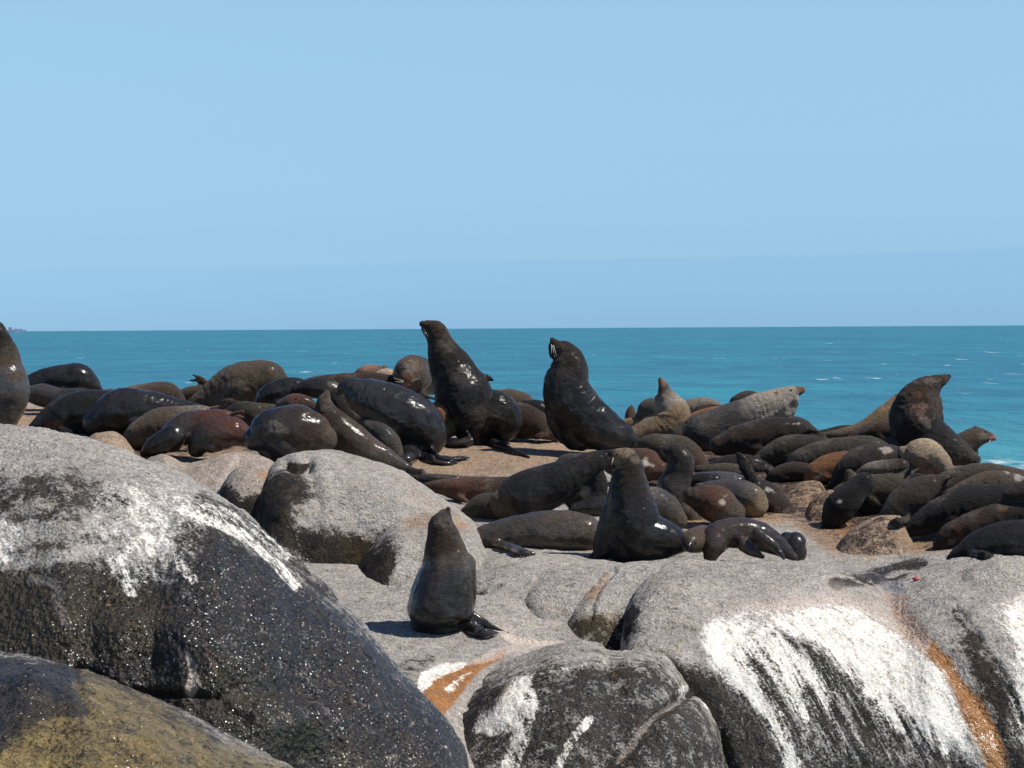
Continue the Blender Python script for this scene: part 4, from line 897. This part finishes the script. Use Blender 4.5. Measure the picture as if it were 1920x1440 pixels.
seal('seal sleeping with wet pale side up, cradled by the bowl shaped olive one',
 [(1606,888,6),(1630,880,13),(1660,878,17),(1690,874,15)], [(0,'brown',.6),(.4,'pale',.6),(1,'brown',.5)], D=31.3)
seal('olive seal curled like a bowl with its belly towards the camera',
 [(1592,888,9),(1602,906,22),(1630,918,30),(1662,920,32),(1688,908,26),(1702,890,10)], 'olive', .2, D=30.6, pt=[(1620,925,18,'gb',.4)])
seal('cream coloured seal curled up tight, brightest of the right hand heap',
 [(1738,884,12),(1728,868,24),(1722,855,30),(1740,850,28),(1762,868,22),(1775,885,16),(1790,888,10)], [(0,'pink',.2),(.25,'tan',.1),(.45,'cream',.05),(1,'tan',.1)], D=31.8, fl=[([(1700,862,14),(1692,846,10)],1),([(1765,888,13),(1792,882,9),(1812,878,5)],1)], pt=[(1728,862,13,'pink',.7),(1742,876,9,'grey',.5),(1705,880,14,'olive',.8)], limbs=False)
seal('black seal in deep shade hanging over the squarish tan boulder',
 [(1620,905,20),(1594,930,28),(1572,955,30),(1558,975,20),(1552,986,12)], 'ink', .3, D=30.0, pt=[(1574,940,3,'white',.8)], limbs=False)
seal('shaded dark seal wedged under the bowl shaped one',
 [(1600,925,25),(1640,940,28),(1690,935,30),(1720,910,25)], 'ink', .2, D=30.6)
seal('brown seal sliding head down towards the pool, with rusty shoulders',
 [(1650,1012,8),(1660,990,20),(1678,965,30),(1705,938,34),(1735,918,28),(1765,905,16)], [(0,'brown',.2),(.5,'grey',.3),(1,'brown',.3)], D=29.2, eyes=[(1652,990,2.5)], pt=[(1690,925,12,'rust',.6),(1652,990,14,'brown',.7)])
seal('large olive seal draped over the top of the right hand heap, light rim',
 [(1722,960,12),(1745,940,26),(1780,915,32),(1822,900,30),(1862,898,28),(1910,905,26),(1950,915,22)], [(0,'olive',.2),(.5,'olive',.2),(1,'gb',.2)], D=30.0)
seal('tan seal back pitted with dark spots, behind the big shaded one at the right',
 [(1780,930,12),(1820,920,24),(1865,912,30),(1910,920,30),(1950,935,24)], 'gb', .2, D=29.5, pt=[(1848,905,6,'black',.8),(1873,903,6,'black',.7),(1820,911,4,'black',.7),(1890,884,8,'white',.6),(1910,895,10,'white',.5)])
seal('big smooth dark seal lying across the right hand heap, in shade',
 [(1692,1002,8),(1722,985,20),(1762,965,32),(1812,948,38),(1862,942,36),(1920,945,36),(1965,950,30)], [(0,'dark',.3),(1,'ink',.3)], D=28.8, pt=[(1690,1000,10,'gb',.6)])
seal('rusty mottled seal sliding down beside the black one at the right edge',
 [(1762,1022,14),(1785,1002,22),(1825,985,26),(1870,970,26),(1930,960,26),(1970,960,22)], [(0,'brown',.3),(.4,'brown',.3),(1,'dark',.3)], D=28.3, clump=.006, pt=[(1800,990,14,'rust',.5),(1785,1015,9,'pale',.5),(1880,950,14,'tan',.5)])
seal('brown seal back cut off at the right edge, above the rusty mottled one',
 [(1880,945,12),(1905,930,22),(1945,925,28),(1990,930,24)], 'brown', .2, D=28.3)
seal('smooth black seal at the right edge, lowest of the heap',
 [(1782,1048,8),(1802,1038,18),(1840,1024,32),(1885,1014,38),(1935,1012,40),(1985,1016,34)], 'ink', .5, D=27.5)
# ---- middle heap
seal('flat dark seal lying in the hollow under the big silver-grey female',
 [(1318,888,8),(1340,878,16),(1372,872,20),(1410,874,20),(1440,882,12)], 'dark', .4, D=33.2)
seal('dark brown seal asleep between the brown wedge of rock and the orange seal',
 [(1440,905,8),(1455,893,15),(1482,884,18),(1515,884,16),(1535,890,8)], 'brown', .3, D=32.6)
seal('dark olive seal wedged low between the orange seal and the curled ones',
 [(1560,935,8),(1575,925,16),(1600,918,18),(1625,915,12)], 'olive', .3, D=31.5)
seal('brown seal with its back to the camera in the gap left of the cream one',
 [(1640,858,8),(1662,856,14),(1690,856,18),(1715,862,14)], 'grey', .3, D=32.6)
seal('dark seal flattened behind the bowed one, above the orange and brown back',
 [(1290,905,8),(1310,900,13),(1340,902,14)], 'ink', .6, D=31.6)
seal('little seal peering over the brown rock, behind the kissing pair',
 [(1044,872,7),(1060,864,12),(1085,864,14),(1110,866,12)], [(0,'rust',.2),(.3,'olive',.2),(1,'gb',.2)], D=33)
seal('olive seal humped below the upright tan female, dark side to the camera',
 [(1196,838,8),(1212,834,18),(1245,840,26),(1280,850,30),(1305,872,24),(1318,892,14)], [(0,'olive',.3),(.6,'olive',.2),(1,'rust',.3)], D=33.7)
seal('reddish brown seal back with white droppings, behind the kissing pair',
 [(1150,872,20),(1180,872,32),(1212,874,33),(1235,882,20)], [(0,'brown',.4),(1,'rust',.4)], D=32.4, pt=[(1208,868,9,'white',.9),(1224,872,5,'white',.8)])
seal('dark hind part with pale streaks, left of the raised black flipper',
 [(1308,880,8),(1335,884,14),(1365,884,16),(1395,886,14)], [(0,'olive',.4),(1,'gb',.3)], D=32.7)
seal('silvery wet seal back stretched under the raised black flipper',
 [(1290,900,14),(1325,904,20),(1365,906,22),(1400,912,18)], 'slate', .9, D=32.0, clump=.004)
seal('reclining seal holding one black flipper up, grey face pointing down right',
 [(1500,977,5),(1490,970,11),(1472,960,21),(1448,945,30),(1425,928,30),(1404,912,22)], [(0,'ink',.3),(.08,'gb',.3),(.3,'grey',.5),(.7,'brown',.5),(1,'dark',.5)], D=30.9, vox=.013,
 fl=[([(1416,912,8,-.1),(1408,896,13,-.12),(1398,876,14,-.12),(1389,860,11,-.1),(1383,851,6,-.1)],.22)], eyes=[(1466,955,2.6)], wh=[(1488,976,1484,986),(1484,975,1476,984)], pt=[(1462,960,13,'pale',.7),(1484,966,8,'pale',.5),(1440,918,7,'white',.7),(1398,880,24,'ink',.9),(1388,862,16,'ink',.9)], limbs=False)
seal('seal with blunt tan rump end, lying left of the grey sleeping face',
 [(1310,915,10),(1340,918,18),(1375,924,26),(1405,936,30),(1412,945,28)], [(0,'grey',.7),(.6,'slate',.7),(.85,'tan',.3),(1,'gold',.2)], D=30.5)
seal('orange and brown seal back, behind the wet arched one',
 [(1295,930,18),(1325,940,32),(1352,950,34),(1375,960,22)], [(0,'brown',.6),(.45,'rust',.5),(1,'gb',.5)], D=29.8, pt=[(1355,942,6,'white',.7),(1310,960,14,'ink',.8)])
seal('dark seal sitting with bowed head and turned back, behind the arched one',
 [(1250,846,8),(1262,850,20),(1276,866,26),(1272,890,27),(1264,915,32),(1272,945,30),(1292,970,22),(1308,990,14)], [(0,'dark',.3),(.4,'dark',.4),(.6,'grey',.7),(1,'gb',.7)], D=30.2, pt=[(1285,950,9,'pale',.4)])
seal('light grey dry seal back between the nose to nose pair and the bowed seal',
 [(1200,935,22),(1222,945,32),(1250,960,32),(1270,975,18)], [(0,'pale',.5),(.5,'slate',.5),(1,'gb',.3)], D=29.3)
seal('left seal of the nose to nose pair, stretching its neck up to the right',
 [(1146,848,7),(1134,857,15),(1114,868,23),(1085,885,31),(1045,905,41),(1002,922,46),(968,936,44),(948,945,30)], [(0,'ink',.3),(.25,'dark',.5),(.5,'ink',.6),(.9,'ink',.6),(1,'gb',.3)], base=(990,970), D=29.9, vox=.013,
 fl=[([(1080,900,30),(1085,935,28),(1095,955,16)],.7),([(1110,880,18),(1120,905,20),(1115,940,22)],.8)], eyes=[(1136,846,2.4)], limbs=False)
seal('right seal of the nose to nose pair, sitting with tan crown and wide black chest',
 [(1144,850,7),(1156,854,15),(1174,866,26),(1178,896,35),(1180,935,44),(1186,970,52),(1200,1000,50),(1236,1010,42),(1268,1016,30),(1290,1022,14)],
 [(0,'ink',.4),(.1,'gold',.1),(.2,'dark',.3),(.4,'dark',.4),(.55,'ink',.7),(1,'ink',.9)], base=(1180,1058), D=27.95, vox=.013,
 fl=[([(1150,975,28),(1136,1010,24),(1126,1040,17),(1112,1050,12)],.8),([(1150,960,24),(1165,1020,34),(1190,1030,26)],.9)], eyes=[(1158,852,2.4)], pt=[(1180,848,13,'gold',.8),(1190,862,10,'tan',.6)], wh=[(1150,858,1146,872)], mane=[(1170,870,36),(1180,940,40)], limbs=False)
seal('sleek black seal back visible behind the neck of the nose to nose pair',
 [(1080,955,14),(1110,950,20),(1140,950,20)], 'ink', .9, D=29.6)
seal('long glistening grey seal dozing on the slab, head hidden behind the pair',
 [(874,1003,8),(895,1010,21),(930,1008,31),(975,1003,38),(1020,1000,42),(1065,1000,42),(1095,1002,38)], [(0,'brown',.3),(.12,'grey',.7),(.6,'grey',.9),(1,'gb',.9)], base=(990,1042), D=28.5, vox=.013, clump=.002, fl=[([(1020,1018,9),(1045,1020,7),(1065,1024,3)],1.2)])
seal('mottled seal with one eye shut, lying in the gap behind the long dozing one',
 [(866,962,8),(885,956,17),(910,948,24),(940,950,26)], 'grey', .4, D=30.1, eyes=[(885,956,2.4)])
seal('reddish brown seal with coarse fur, flat on its side above the long dozing one',
 [(800,912,7),(830,914,15),(868,918,24),(910,920,28),(950,920,26)], [(0,'brown',.1),(.4,'rust',.1),(1,'brown',.1)], D=31.2, clump=.005)
seal('speckled face of a small seal tucked beside the wet arched one',
 [(1290,1026,8,-.25),(1297,1016,22,-.1),(1315,1010,26,.2)], [(0,'black',.6),(.4,'gb',.5),(1,'rust',.5)], D=27.6, eyes=[(1288,1020,2.2),(1304,1018,2.2)], pt=[(1295,1012,9,'pale',.4)])
seal('wet brown seal arched over with bluish back, its snout tucked to the rock',
 [(1332,1042,14,-.12),(1336,1026,24,-.12),(1342,1010,28,-.05),(1362,1000,27,0),(1392,1000,29,.05),(1424,1006,28,.06),(1452,1019,22,.06),(1474,1034,15,.03),(1490,1045,8)], [(0,'brown',1),(.5,'brown',1),(1,'ink',1)], D=27.7, vox=.012, limbs=False, fl=[([(1420,1000,10,-.22),(1446,1018,9,-.26),(1462,1036,7,-.25),(1470,1047,4,-.22)],1.0),([(1395,1020,14,-.15),(1412,1034,10,-.2),(1430,1044,5,-.22)],1.0)])
seal('round shiny black seal rump at the right end of the wet sleeping seal',
 [(1474,1012,16),(1484,1019,26),(1490,1028,27),(1495,1036,20)], 'black', 1.0, D=27.9, vox=.012)
seal('lone brown and black seal sitting upright in front with its back to the camera',
 [(840,955,6),(834,966,16),(829,981,26),(829,997,30),(833,1030,39),(837,1066,50),(832,1098,57),(826,1130,62),(822,1155,60),(822,1174,36)],
 [(0,'dark',.25),(.12,'brown',.12),(.42,'brown',.2),(.52,'gb',.8),(.62,'dark',1),(1,'ink',1)], base=(830,1200), D=24.8, vox=.012,
 fl=[([(868,1060,26),(874,1110,20),(876,1150,12),(885,1170,9)],.8),([(880,1155,12),(905,1168,11),(930,1178,7),(955,1186,2)],.6),([(850,1170,24),(878,1180,17),(905,1186,12),(934,1187,5)],.9),([(800,1165,32),(840,1176,24),(870,1186,14)],.9)],
 mane=[(837,970,45),(838,1050,50)], clump=.003, limbs=False)
print('seals', sum(1 for o in COL.objects if o.name.startswith('fur_seal')))
